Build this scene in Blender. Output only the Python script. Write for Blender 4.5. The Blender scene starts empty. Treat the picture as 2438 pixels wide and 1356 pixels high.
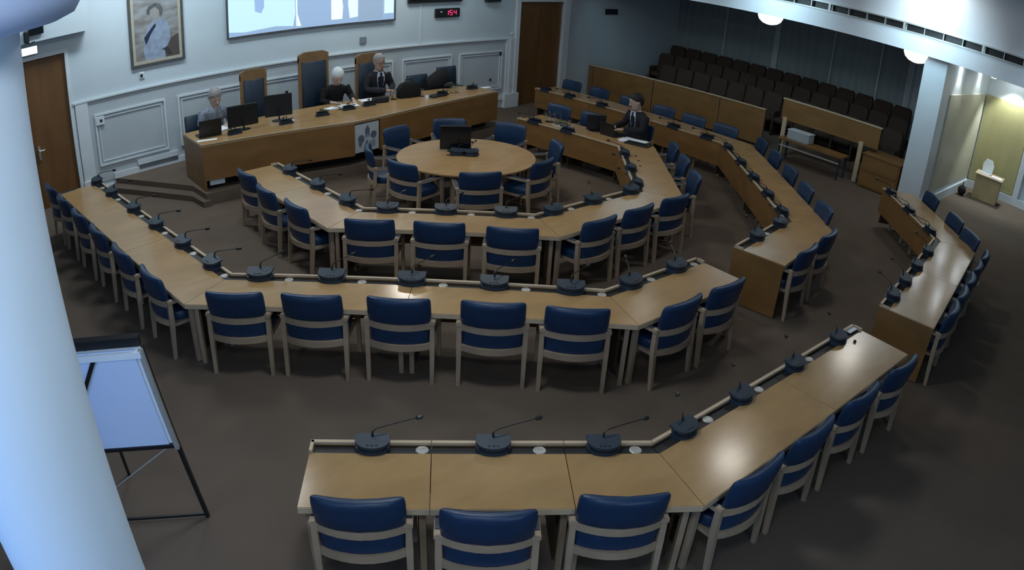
import bpy, bmesh, math, random
from mathutils import Vector, Matrix, Euler
random.seed(7)
PI = math.pi
SC = bpy.context.scene
COL = SC.collection

# ------------------------------------------------------------------ camera, world, lights, exposure
# wide-angle ceiling-corner camera; the lens is nearly equidistant (theta = k1*r + k3*r^3, r in mm on a 36 mm sensor)
cd = bpy.data.cameras.new('camera')
cam = bpy.data.objects.new('camera', cd)
COL.objects.link(cam)
SC.camera = cam
cd.type = 'PANO'
cd.panorama_type = 'FISHEYE_LENS_POLYNOMIAL'
cd.sensor_width = 36.0
cd.sensor_fit = 'HORIZONTAL'
S_MM = 2438 / 36 / 1000
cd.fisheye_polynomial_k0 = 0.0
cd.fisheye_polynomial_k1 = -0.55334 * S_MM
cd.fisheye_polynomial_k2 = 0.0
cd.fisheye_polynomial_k3 = -0.003058 * S_MM ** 3
cd.fisheye_polynomial_k4 = 0.0
cd.fisheye_fov = PI
cd.shift_x = -5.45 / 2438
cd.shift_y = 277.26 / 1356
cd.clip_start = 0.05
cd.clip_end = 200
R = Matrix(((0.726903, 0.352283, -0.589499), (-0.684638, 0.438863, -0.581954), (0.053696, 0.826617, 0.560197)))
cam.matrix_world = Matrix.Translation((0, 0, 4.0)) @ R.to_4x4()

w = bpy.data.worlds.new('world'); SC.world = w
w.use_nodes = True
w.node_tree.nodes['Background'].inputs[0].default_value = (0.55, 0.7, 1.0, 1)
w.node_tree.nodes['Background'].inputs[1].default_value = 0.3

def area(name, loc, size, energy, color, direction=(0, 0, -1), sy=None, spread=PI):
    l = bpy.data.lights.new(name, 'AREA'); l.energy = energy; l.color = color
    l.shape = 'RECTANGLE' if sy else 'SQUARE'; l.size = size
    if sy: l.size_y = sy
    l.spread = spread
    o = bpy.data.objects.new(name, l); COL.objects.link(o); o.location = loc
    o.rotation_euler = Vector(direction).to_track_quat('-Z', 'Y').to_euler()
    return o

COOL = (0.86, 0.94, 1.0)
LAMPS = [  # ceiling panels: x, y, watts
    (9.1, 12.7, 46), (3.6, 12.3, 64), (9.5, 4.25, 24), (14.95, 4.5, 20), (3.4, 8.4, 48), (3.4, 4.3, 60), (7.7, 8.4, 46), (12.6, 8.6, 2), (0.2, 0.6, 52),  # last entry: unseen panel added to brighten the upper pillar
]
for x, y, e in LAMPS:
    area('ceiling_panel_light', (x, y, 4.93), 0.5 if x > 8 else 0.9, e, COOL if x < 7 else (1.0, 0.95, 0.87), sy=0.5 if x > 8 else 0.9)
# lights without fixtures, added to brighten the beam and the front wall
for yy in (1.0, 4.5, 8.0, 11.5):
    area('added_wall_fill', (13.9, yy, 4.86), 0.25, 36, (0.58, 0.85, 1.0), direction=(1, 0, -.50), sy=2.6, spread=1.6)
for xx, ee in ((1.6, 10), (4.6, 16), (7.4, 18), (10.6, 12)):
    area('added_wall_fill', (xx, 12.2, 4.86), 2.2, ee, (0.68, 0.88, 1.0), direction=(0, 1, -1.0), sy=0.25, spread=1.9)
# blue daylight through the window behind the pillar
area('window_daylight', (-2.85, 1.9, 2.6), 3.2, 75, (0.30, 0.52, 1.0), direction=(1, 0.25, -0.12), sy=2.0)
area('window_daylight', (0.6, -3.85, 2.6), 3.2, 85, (0.50, 0.72, 1.0), direction=(-0.1, 1, 0.05), sy=1.8)

vs = SC.view_settings
SC.display_settings.display_device = 'sRGB'
vs.view_transform = 'Standard'; vs.look = 'None'; vs.exposure = 0.0; vs.gamma = 1.0
vs.use_curve_mapping = False

# ------------------------------------------------------------------ materials
def srgb(r, g, b):
    f = lambda c: (c / 255) / 12.92 if c / 255 <= 0.04045 else ((c / 255 + 0.055) / 1.055) ** 2.4
    return (f(r), f(g), f(b), 1)

def mat(name, color, rough=0.6, metal=0.0, noise=0.0, scale=6.0, bump=0.0, stretch=(1, 1, 1), color2=None, emit=None, trans=0.0, spec=0.5, ior=1.45, alpha=1.0, wood=False):
    m = bpy.data.materials.new(name); m.use_nodes = True
    nt = m.node_tree; n = nt.nodes; L = nt.links
    b = n['Principled BSDF']
    b.inputs['Base Color'].default_value = color
    b.inputs['Roughness'].default_value = rough
    b.inputs['Metallic'].default_value = metal
    b.inputs['IOR'].default_value = ior
    b.inputs['Specular IOR Level'].default_value = spec
    if trans: b.inputs['Transmission Weight'].default_value = trans
    if emit:
        b.inputs['Emission Color'].default_value = emit[0]; b.inputs['Emission Strength'].default_value = emit[1]
    if noise or bump or color2:
        tc = n.new('ShaderNodeTexCoord'); mp = n.new('ShaderNodeMapping'); L.new(tc.outputs['Object'], mp.inputs[0])
        mp.inputs['Scale'].default_value = stretch
        tx = n.new('ShaderNodeTexNoise'); tx.inputs['Scale'].default_value = scale; tx.inputs['Detail'].default_value = 5 if wood else 3
        L.new(mp.outputs[0], tx.inputs['Vector'])
        if noise or color2:
            mx = n.new('ShaderNodeMix'); mx.data_type = 'RGBA'
            c2 = color2 or tuple(c * (1 - noise) for c in color[:3]) + (1,)
            mx.inputs[6].default_value = color; mx.inputs[7].default_value = c2
            rp = n.new('ShaderNodeMapRange'); rp.inputs[1].default_value = 0.35; rp.inputs[2].default_value = 0.65
            L.new(tx.outputs[0], rp.inputs[0]); L.new(rp.outputs[0], mx.inputs[0]); L.new(mx.outputs[2], b.inputs['Base Color'])
        if bump:
            bp = n.new('ShaderNodeBump'); bp.inputs['Strength'].default_value = bump; bp.inputs['Distance'].default_value = 0.01
            L.new(tx.outputs[0], bp.inputs['Height']); L.new(bp.outputs[0], b.inputs['Normal'])
    return m

M = {}
M['desk'] = mat('desk_veneer', (0.405, 0.255, 0.113, 1), 0.17, noise=0.16, scale=2.2, stretch=(1, 3, 1), wood=True, spec=0.38)
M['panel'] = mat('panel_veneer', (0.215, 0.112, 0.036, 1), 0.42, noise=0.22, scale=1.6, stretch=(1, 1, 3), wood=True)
M['edge'] = mat('pale_edge_wood', (0.50, 0.39, 0.26, 1), 0.4, noise=0.12, scale=5, wood=True)
M['frame'] = mat('chair_beech', (0.36, 0.27, 0.185, 1), 0.42, noise=0.18, scale=4, wood=True)
M['throne'] = mat('throne_oak', (0.22, 0.13, 0.06, 1), 0.45, noise=0.2, scale=5, wood=True)
M['blue'] = mat('blue_vinyl', (0.009, 0.033, 0.085, 1), 0.40, noise=0.15, scale=9, bump=0.05, spec=0.5)
M['navy'] = mat('navy_leather', (0.018, 0.035, 0.06, 1), 0.45, noise=0.15, scale=8, bump=0.05)
M['gutter'] = mat('dark_laminate', (0.018, 0.018, 0.018, 1), 0.5, noise=0.2, scale=8)
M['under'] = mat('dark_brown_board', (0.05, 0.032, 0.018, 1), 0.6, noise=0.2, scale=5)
M['carpet'] = mat('brown_carpet', (0.133, 0.104, 0.081, 1), 0.95, noise=0.07, scale=2.0, bump=0.0, spec=0.1)
M['wall'] = mat('painted_plaster', (0.50, 0.58, 0.62, 1), 0.8, noise=0.04, scale=1.5, spec=0.2)
M['dado'] = mat('dado_paint', (0.42, 0.47, 0.50, 1), 0.6, noise=0.04, scale=2, spec=0.3)
M['white'] = mat('white_gloss_paint', (0.60, 0.66, 0.69, 1), 0.4, noise=0.03, scale=4)
M['ceil'] = mat('ceiling_paint', (0.70, 0.74, 0.77, 1), 0.9, noise=0.03, scale=2)
M['fascia'] = mat('beam_paint', (0.74, 0.78, 0.82, 1), 0.85, noise=0.03, scale=2)
M['door'] = mat('teak_door', (0.155, 0.072, 0.022, 1), 0.45, noise=0.25, scale=1.4, stretch=(4, 1, 0.7), wood=True)
M['gal'] = mat('gallery_wall_fabric', (0.26, 0.30, 0.30, 1), 0.85, noise=0.15, scale=1.2, stretch=(1, 6, 0.4))
M['gal2'] = mat('gallery_curtain', (0.45, 0.50, 0.52, 1), 0.85, noise=0.12, scale=2, stretch=(1, 6, 0.4))
M['seat'] = mat('brown_plush', (0.038, 0.022, 0.014, 1), 0.9, noise=0.25, scale=6)
M['black'] = mat('black_plastic', (0.010, 0.011, 0.012, 1), 0.4, noise=0.1, scale=10)
M['screenoff'] = mat('dark_screen_glass', (0.006, 0.007, 0.009, 1), 0.15, noise=0.1, scale=10)
M['mic'] = mat('slate_blue_plastic', (0.018, 0.033, 0.050, 1), 0.5, noise=0.12, scale=12)
M['mic2'] = mat('dark_slate_plastic', (0.014, 0.022, 0.034, 1), 0.4, noise=0.12, scale=12)
M['metal'] = mat('brushed_metal', (0.62, 0.62, 0.60, 1), 0.3, metal=0.9, noise=0.08, scale=20)
M['steel'] = mat('satin_disc', (0.50, 0.49, 0.45, 1), 0.35, metal=0.3, noise=0.08, scale=20)
M['paper'] = mat('white_paper', (0.80, 0.86, 0.90, 1), 0.8, noise=0.03, scale=8)
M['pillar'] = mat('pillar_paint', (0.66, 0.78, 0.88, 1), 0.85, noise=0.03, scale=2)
M['yellow'] = mat('yellow_panel', (0.36, 0.33, 0.155, 1), 0.5, noise=0.12, scale=1.0, stretch=(1, 3, 0.5))
M['yellow2'] = mat('pale_frosted_panel', (0.52, 0.50, 0.38, 1), 0.45, noise=0.12, scale=0.9)
M['skin'] = mat('skin_tone', (0.42, 0.27, 0.20, 1), 0.6, noise=0.1, scale=8)
M['skin2'] = mat('light_skin', (0.50, 0.36, 0.29, 1), 0.6, noise=0.1, scale=8)
M['greyhair'] = mat('grey_hair', (0.30, 0.30, 0.29, 1), 0.8, noise=0.3, scale=30, bump=0.4)
M['whitehair'] = mat('white_hair', (0.66, 0.70, 0.72, 1), 0.8, noise=0.2, scale=30, bump=0.4)
M['darkhair'] = mat('dark_hair', (0.012, 0.011, 0.010, 1), 0.6, noise=0.3, scale=30, bump=0.4)
M['suit'] = mat('dark_suit_cloth', (0.012, 0.013, 0.018, 1), 0.85, noise=0.2, scale=14)
M['blackcloth'] = mat('black_knit', (0.009, 0.009, 0.010, 1), 0.9, noise=0.2, scale=14)
M['shirt'] = mat('white_shirt', (0.62, 0.68, 0.74, 1), 0.8, noise=0.04, scale=8)
M['tie'] = mat('navy_tie', (0.012, 0.022, 0.055, 1), 0.6, noise=0.2, scale=20)
M['blouse'] = mat('floral_blouse', (0.12, 0.17, 0.26, 1), 0.85, color2=(0.30, 0.33, 0.36, 1), scale=16)
M['glass'] = mat('clear_glass', (0.9, 0.95, 0.95, 1), 0.03, trans=1.0, noise=0.0)
M['cord'] = mat('silver_trim', (0.5, 0.52, 0.5, 1), 0.4, metal=0.5, noise=0.05, scale=20)
M['page'] = mat('flipchart_paper', (0.62, 0.74, 0.97, 1), 0.7, noise=0.02, scale=3)
M['gold'] = mat('dull_gilt', (0.40, 0.38, 0.30, 1), 0.5, noise=0.15, scale=20)
M['fdark'] = mat('dark_frame_wood', (0.07, 0.075, 0.075, 1), 0.5, noise=0.2, scale=12)
M['lamp'] = mat('lit_opal_glass', (0.9, 0.9, 0.88, 1), 0.4, emit=((1.0, 0.97, 0.90, 1), 1.7))
M['panel_lamp'] = mat('lit_ceiling_diffuser', (0.9, 0.9, 0.9, 1), 0.4, emit=((0.85, 0.93, 1.0, 1), 3.0))
M['exit'] = mat('lit_exit_sign', (0.9, 0.95, 0.95, 1), 0.4, emit=((0.85, 0.97, 1.0, 1), 2.2))

# ------------------------------------------------------------------ mesh helpers
def V(*a): return Vector(a)
class MB:
    """collects shapes; build() links them as ONE mesh object"""
    def __init__(s): s.bm = bmesh.new(); s.mi = 0
    def _f(s, vs):
        try:
            f = s.bm.faces.new(vs); f.material_index = s.mi; return f
        except ValueError: return None
    def hexa(s, p):  # 8 points: bottom 4 ccw, top 4 ccw
        v = [s.bm.verts.new(q) for q in p]
        for a in ((3, 2, 1, 0), (4, 5, 6, 7), (0, 1, 5, 4), (1, 2, 6, 5), (2, 3, 7, 6), (3, 0, 4, 7)): s._f([v[i] for i in a])
        return s
    def box(s, c, d, rz=0.0, rx=0.0, ry=0.0, bev=0.0):
        e = Euler((rx, ry, rz)).to_matrix(); c = Vector(c)
        x, y, z = d[0] / 2, d[1] / 2, d[2] / 2
        if not bev:
            return s.hexa([c + e @ Vector(q) for q in ((-x, -y, -z), (x, -y, -z), (x, y, -z), (-x, y, -z), (-x, -y, z), (x, -y, z), (x, y, z), (-x, y, z))])
        b = min(bev, x * .9, y * .9, z * .9)
        ring = lambda X, Y, Z: [(-X + b, -Y, Z), (X - b, -Y, Z), (X, -Y + b, Z), (X, Y - b, Z), (X - b, Y, Z), (-X + b, Y, Z), (-X, Y - b, Z), (-X, -Y + b, Z)]
        rings = [ring(x - b * .5, y - b * .5, -z), ring(x, y, -z + b), ring(x, y, z - b), ring(x - b * .5, y - b * .5, z)]
        return s.loft([[c + e @ Vector(q) for q in r] for r in rings])
    def span(s, a, b, **k):
        return s.box([(a[i] + b[i]) / 2 for i in range(3)], [abs(b[i] - a[i]) for i in range(3)], **k)
    def loft(s, rings, cap=True, closed=True):
        vr = [[s.bm.verts.new(q) for q in r] for r in rings]
        n = len(vr[0])
        for i in range(len(vr) - 1):
            for j in range(n if closed else n - 1):
                k = (j + 1) % n
                s._f([vr[i][j], vr[i][k], vr[i + 1][k], vr[i + 1][j]])
        if cap:
            s._f(list(reversed(vr[0]))); s._f(vr[-1])
        return s
    def prism(s, poly, z0, z1):
        a = sum(poly[i][0] * poly[(i + 1) % len(poly)][1] - poly[(i + 1) % len(poly)][0] * poly[i][1] for i in range(len(poly)))
        if a < 0: poly = list(reversed(poly))
        return s.loft([[(p[0], p[1], z0) for p in poly], [(p[0], p[1], z1) for p in poly]])
    def tube(s, pts, r, n=8, cap=True):
        pts = [Vector(p) for p in pts]; rr = r if isinstance(r, (list, tuple)) else [r] * len(pts)
        rings = []; prev = None
        for i, p in enumerate(pts):
            t = (pts[min(i + 1, len(pts) - 1)] - pts[max(i - 1, 0)]).normalized()
            ref = prev if prev is not None else (Vector((0, 0, 1)) if abs(t.z) < .9 else Vector((1, 0, 0)))
            u = (ref - t * ref.dot(t)).normalized(); v = t.cross(u); prev = u
            rings.append([p + (u * math.cos(2 * PI * j / n) + v * math.sin(2 * PI * j / n)) * rr[i] for j in range(n)])
        return s.loft(rings, cap)
    def bar(s, pts, wdt, hgt, up=(0, 0, 1)):  # rectangular section swept along pts
        pts = [Vector(p) for p in pts]; rings = []
        for i, p in enumerate(pts):
            t = (pts[min(i + 1, len(pts) - 1)] - pts[max(i - 1, 0)]).normalized()
            u = Vector(up); sd = t.cross(u).normalized(); u = sd.cross(t).normalized()
            rings.append([p + sd * a * wdt / 2 + u * b * hgt / 2 for a, b in ((-1, -1), (1, -1), (1, 1), (-1, 1))])
        return s.loft(rings)
    def lathe(s, prof, c=(0, 0, 0), n=24, sx=1, sy=1):
        c = Vector(c)
        return s.loft([[c + Vector((r * math.cos(2 * PI * j / n) * sx, r * math.sin(2 * PI * j / n) * sy, z)) for j in range(n)] for r, z in prof])
    def ball(s, c, r, n=12, m=8, sc=(1, 1, 1), rot=None):
        c = Vector(c); e = rot or Matrix.Identity(3)
        return s.loft([[c + e @ Vector((r * sc[0] * math.sin(a) * math.cos(2 * PI * j / n), r * sc[1] * math.sin(a) * math.sin(2 * PI * j / n), -r * sc[2] * math.cos(a))) for j in range(n)] for a in [max(.02, min(PI - .02, PI * i / m)) for i in range(m + 1)]])
    def poly(s, pts):
        s._f([s.bm.verts.new(p) for p in pts]); return s
    def mesh(s, name, mats, smooth=False, origin=None):
        if origin is not None: bmesh.ops.translate(s.bm, verts=s.bm.verts, vec=-Vector(origin))
        bmesh.ops.recalc_face_normals(s.bm, faces=s.bm.faces)
        me = bpy.data.meshes.new(name); s.bm.to_mesh(me); s.bm.free()
        for m_ in (mats if isinstance(mats, (list, tuple)) else [mats]): me.materials.append(m_)
        if smooth: 
            me.polygons.foreach_set('use_smooth', [True] * len(me.polygons))
            try: me.set_sharp_from_angle(angle=0.7)
            except Exception: pass
        return me
    def build(s, name, mats, parent=None, smooth=False, origin=None, label=None):
        o = bpy.data.objects.new(name, s.mesh(name, mats, smooth, origin)); COL.objects.link(o)
        if parent: o.parent = parent
        if label: o['label'] = label
        return o

def tag(o, label, cat, group=None):
    o['label'] = label; o['category'] = cat
    if group: o['group'] = group
    return o
def empty(name, loc, rz, label, cat, group=None):
    o = bpy.data.objects.new(name, None); COL.objects.link(o); o.location = loc; o.rotation_euler = (0, 0, rz)
    o.empty_display_size = .1
    return tag(o, label, cat, group)
def structure(o, label=None):
    o['kind'] = 'structure'
    if label: o['label'] = label
    return o
def kids(o): return [c for c in bpy.data.objects if c.parent == o]
PROTO = {}
def register(root):
    PROTO[root.name] = (root, [(c, kids(c)) for c in kids(root)], [False])
    return root.name
def place(key, loc, rz, label, group=None, scale=None):
    root, ch, used = PROTO[key]
    if not used[0]: used[0] = True; r = root
    else:
        r = root.copy(); COL.objects.link(r)
        for c, gs in ch:
            d = c.copy(); COL.objects.link(d); d.parent = r
            for g in gs:
                e = g.copy(); COL.objects.link(e); e.parent = d
    r.location = loc; r.rotation_euler = (0, 0, rz); r['label'] = label
    if group: r['group'] = group
    if scale: r.scale = (scale,) * 3
    return r

# ------------------------------------------------------------------ the room
YW = 13.9     # front wall
XF = 15.4     # beam face over the gallery opening
XB = 20.2     # gallery / alcove back wall
DZ = 0.2      # dais height
CZ = 5.0      # ceiling
structure(MB().span((-3.2, -4.2, -0.1), (XB + .2, YW + .2, 0)).build('floor', M['carpet']), 'brown carpeted floor')
structure(MB().span((-3.2, -4.2, CZ), (XF + .3, YW + .2, CZ + .1)).build('ceiling', M['ceil']), 'pale painted ceiling')
b = MB()
b.span((-3.2, YW, 0), (1.80, YW + .2, CZ)); b.span((1.80, YW, 2.75), (2.57, YW + .2, CZ)); b.span((2.57, YW, 0), (13.42, YW + .2, CZ))
b.span((13.42, YW, 2.76), (14.95, YW + .2, CZ)); b.span((14.95, YW, 0), (XB, YW + .2, CZ))
wf = structure(b.build('wall_front', M['wall']), 'pale painted front wall with panelled dado')
# dado, rail, mouldings
MB().span((2.66, YW - .015, DZ), (13.0, YW, 1.77)).build('dado_surface', M['dado'], wf)
MB().span((2.62, YW - .06, 1.765), (13.36, YW, 1.80)).build('chair_rail', M['white'], wf)
for x0, x1 in ((3.0, 4.41), (4.66, 6.14), (6.40, 7.88), (8.13, 9.62), (9.87, 11.27), (11.50, 12.86)):
    b = MB()
    for g, t, d in ((0, .035, .035), (.075, .018, .022)):
        a0, a1, z0, z1 = x0 + g, x1 - g, .5 + g, 1.49 - g
        y0, y1 = YW - .015 - d, YW - .014
        b.span((a0, y0, z1 - t), (a1, y1, z1)); b.span((a0, y0, z0), (a1, y1, z0 + t)); b.span((a0, y0, z0 + t), (a0 + t, y1, z1 - t)); b.span((a1 - t, y0, z0 + t), (a1, y1, z1 - t))
    b.build('panel_moulding', M['white'], wf)
b = MB().span((2.64, YW - .09, 0), (2.93, YW, .3)); b.span((2.66, YW - .05, .3), (2.90, YW, 1.765)); b.span((2.93, YW - .03, 0), (3.27, YW, .12))
b.build('pilaster', M['white'], wf)
b = MB().span((12.93, YW - .12, 0), (13.40, YW, .36)); b.span((12.97, YW - .06, .36), (13.38, YW, 1.765)); b.span((13.06, YW - .08, .36), (13.13, YW, 1.765)); b.span((13.24, YW - .08, .0), (13.36, YW, 4.9))
b.build('pilaster', M['white'], wf)
structure(MB().span((3.25, YW - .05, DZ), (12.93, YW, DZ + .11)).build('baseboard_front', M['white']), 'white skirting board of the front wall')
# bulkhead over the left door
structure(MB().span((-3.2, YW - .32, 3.08), (3.0, YW, CZ)).build('trim_1', M['wall']), 'boxed bulkhead above the left door')
# doors
def door(name, x0, x1, z1, label, knob):
    d = MB().span((x0, YW + .05, 0.005), (x1, YW + .10, z1)).build(name, M['door']); structure(d, label)
    f = MB(); 
    for a, c in ((x0 - .07, x0), (x1, x1 + .07)): f.span((a, YW - .03, 0), (c, YW + .12, z1 + .07))
    f.span((x0, YW - .03, z1), (x1, YW + .12, z1 + .07)); f.build('door_frame', M['white'], d)
    h = MB().box((knob, YW + .03, 1.05), (.05, .03, .26)).tube([(knob, YW + .02, 1.1), (knob, YW - .03, 1.1), (knob + .1, YW - .03, 1.1)], .012)
    h.build('door_handle', M['metal'], d)
door('door_1', 1.80, 2.57, 2.75, 'teak door in the left end of the front wall', 1.90)
d2 = MB().span((13.42, YW + .05, 0.005), (14.18, YW + .10, 2.72)).span((14.19, YW + .05, 0.005), (14.95, YW + .10, 2.72)).build('door_2', M['door'])
structure(d2, 'tall teak double door right of the front wall panelling')
MB().span((14.95, YW - .06, 0), (15.18, YW + .12, CZ)).build('door_frame', M['white'], d2)
MB().span((13.38, YW - .03, 2.72), (14.95, YW + .12, 2.80)).build('door_frame', M['white'], d2)
# other room walls (behind / beside the camera)
b = MB(); b.span((-3.2, -4.2, 0), (-3.0, .3, CZ)); b.span((-3.2, .3, 0), (-3.0, 3.5, 1.6)); b.span((-3.2, .3, 3.6), (-3.0, 3.5, CZ)); b.span((-3.2, 3.5, 0), (-3.0, YW, CZ))
structure(b.build('wall_left', M['wall']), 'pale left wall with a window')
b = MB(); b.span((-3.2, -4.2, 0), (-1.0, -4.0, CZ)); b.span((-1.0, -4.2, 0), (2.2, -4.0, 1.7)); b.span((-1.0, -4.2, 3.5), (2.2, -4.0, CZ)); b.span((2.2, -4.2, 0), (XB, -4.0, CZ))
structure(b.build('wall_back', M['wall']), 'pale back wall behind the camera')
for nm, a, c in (('window_1', (-3.15, .3, 1.6), (-3.05, 3.5, 3.6)), ('window_2', (-1.0, -4.15, 1.7), (2.2, -4.05, 3.5))):
    b = MB()
    if nm == 'window_1':
        for y in (.3, 1.87, 3.43): b.span((-3.15, y, 1.6), (-3.03, y + .07, 3.6))
        b.span((-3.15, .3, 1.6), (-3.03, 3.5, 1.67)); b.span((-3.15, .3, 3.53), (-3.03, 3.5, 3.6))
    else:
        for x in (-1.0, .57, 2.13): b.span((x, -4.15, 1.7), (x + .07, -4.03, 3.5))
        b.span((-1.0, -4.15, 1.7), (2.2, -4.03, 1.77)); b.span((-1.0, -4.15, 3.43), (2.2, -4.03, 3.5))
    wo = structure(b.build(nm, M['white']), 'white framed window')
# gallery side: back wall, partition wall, beam
b = MB().span((XB, -4.2, 0), (XB + .2, YW + .2, 3.4))
wr = structure(b.build('wall_right', M['gal']), 'dark back wall of the public gallery')
for y0, y1 in ((10.28, 10.46), (12.1, 12.16), (8.55, 8.6), (7.1, 7.16)):
    MB().span((XB - .05, y0, 1.1), (XB, y1, 3.23)).build('wall_batten', M['gal2'], wr)
for i in range(7):
    MB().tube([(XB - .08, 4.75 + i * .24, .6), (XB - .08, 4.75 + i * .24, 3.2)], .125, n=10).build('curtain_fold', M['gal2'], wr)
structure(MB().span((15.62, 4.08, 0), (XB, 4.58, 3.23)).build('wall_alcove', M['white']), 'white pier and side wall between gallery and alcove')
structure(MB().span((16.3, 4.05, .30), (19.9, 4.08, 2.52)).build('trim_2', M['yellow2']), 'pale frosted panel on the alcove side wall')
structure(MB().span((15.62, 4.02, 0), (XB, 4.08, .2)).build('baseboard_alcove', M['white']), 'white skirting of the alcove side wall')
b = MB().span((XB - .12, 2.78, .22), (XB - .02, 4.05, 2.52))
structure(b.build('trim_3', M['yellow']), 'warm yellow panel on the alcove back wall')
structure(MB().span((XB - .03, -4, 0), (XB - .0, 4.08, 3.23)).build('trim_4', M['white']), 'white wall lining at the back of the alcove')
structure(MB().span((XB - .16, -4, 0), (XB - .02, 4.08, .2)).span((XB - .16, 2.60, .2), (XB - .02, 2.76, 2.6)).build('baseboard_right', M['white']), 'white skirting at the back of the alcove')
bm_ = MB().span((XF, -4.2, 3.23), (XB + .2, YW, 3.5)); bm_.span((XF, -4.2, 3.5), (XF + .3, YW, 3.63)); bm_.span((XF + .14, -4.2, 3.63), (XF + .3, YW, 3.79)); bm_.span((XF, -4.2, 3.79), (XF + .3, YW, CZ))
beam = structure(bm_.build('ceiling_beam', M['fascia']), 'pale beam over the gallery opening')
y = 13.6
while y > -3:
    y2 = y - 1.66
    g = MB()
    g.span((XF - .015, y2, 3.61), (XF + .02, y, 3.64)); g.span((XF - .015, y2, 3.78), (XF + .02, y, 3.81)); g.span((XF - .015, y2 - .05, 3.61), (XF + .02, y2, 3.81))
    for k in range(1, 4): g.span((XF + .01, y2 + k * 1.66 / 4 - .008, 3.64), (XF + .10, y2 + k * 1.66 / 4 + .008, 3.78))
    g.build('slot_frame', M['cord'], beam)
    MB().span((XF + .11, y2, 3.635), (XF + .138, y, 3.785)).build('slot_backing', M['black'], beam)
    y = y2 - .05
# dais with two carpeted steps at its left end
dfront = [(4.30, 11.72), (6.88, 11.17), (7.42, 11.20), (10.75, 11.80), (11.2, 11.95)]
b = MB().prism([(3.28, YW), (4.19, 12.1), (4.19, 11.46)] + [(p[0], p[1] - .12) for p in dfront[1:]] + [(11.35, YW)], 0, DZ)
b.prism([(3.20, YW), (3.20, 13.55), (4.08, 11.85), (4.10, 11.38), (4.25, 11.38), (4.19, 12.1), (3.28, YW)], 0, DZ / 2)
structure(b.build('trim_5', M['carpet']), 'brown carpeted dais with side steps')
# round pillar beside the camera with flared head
b = MB().lathe([(.34, 0), (.34, .12), (.30, .16), (.30, 3.96)], (0.06, 2.8, 0), 48)
pl = structure(b.build('pillar_column', M['pillar'], smooth=True), 'round white pillar beside the camera')
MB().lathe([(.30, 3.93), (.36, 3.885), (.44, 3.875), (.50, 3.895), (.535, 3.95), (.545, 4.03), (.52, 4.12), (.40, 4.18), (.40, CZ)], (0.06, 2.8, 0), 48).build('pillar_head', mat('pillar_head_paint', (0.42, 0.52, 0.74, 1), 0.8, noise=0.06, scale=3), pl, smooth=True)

# ------------------------------------------------------------------ lamps
for x, y, e in LAMPS:
    hw = .30 if x > 8 else .48
    t = MB().span((x - hw, y - hw, CZ - .05), (x + hw, y + hw, CZ)).build('ceiling_light', M['white'])
    tag(t, 'unseen square ceiling light panel added to brighten the round pillar' if x < 1 else 'square ceiling light panel %s' % ('above the top table' if y > 10 else 'above the middle desks' if y > 6 else 'above the near desks') + (' on the gallery side' if x > 12 else ' in mid room' if x > 6 else ' on the door side'), 'ceiling light', 'square ceiling lights')
    MB().span((x - hw + .03, y - hw + .03, CZ - .056), (x + hw - .03, y + hw - .03, CZ - .05)).build('diffuser', M['panel_lamp'], t)
for i, (y, l) in enumerate(((8.33, 'white dome light under the beam above the gallery opening'), (4.80, 'white dome light under the beam beside the white pier'))):
    t = MB().lathe([(.28, 3.235), (.29, 3.19), (.25, 3.10), (.16, 3.03), (.05, 3.0), (.002, 2.998)], (15.72, y, 0), 28).build('dome_light', M['lamp'], smooth=True)
    tag(t, l, 'ceiling light', 'dome lights under the beam')
def downlight(x, y, e, l, sp=1.5):
    t = empty('downlight', (x, y, 3.2), 0, l, 'ceiling light', 'alcove downlights')
    MB().lathe([(.09, 0.03), (.09, 0.0), (.07, 0.0)], (0, 0, 0), 20).build('rim', M['metal'], t)
    MB().lathe([(.068, 0.012), (.068, -0.002)], (0, 0, 0), 20).build('lens', mat('downlight_lens', (1, 1, 1, 1), 0.4, emit=((0.9, 0.97, 1.0, 1), 90)), t)
    ld = bpy.data.lights.new('downlight_beam', 'SPOT'); ld.energy = e; ld.color = (.85, .95, 1); ld.spot_size = sp; ld.spot_blend = .6; ld.shadow_soft_size = .05
    lo = bpy.data.objects.new('downlight_beam', ld); COL.objects.link(lo); lo.location = (x, y, 3.17)
downlight(15.85, 3.13, 8, 'small round downlight nearest the white pier corner')
downlight(18.1, 3.28, 18, 'small round downlight in mid alcove')
downlight(16.85, 3.93, 34, 'small round downlight washing the alcove wall near the pier')
downlight(18.9, 3.93, 34, 'small round downlight washing the alcove wall near the back')
downlight(19.8, 3.3, 260, 'small round downlight above the lectern')

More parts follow.
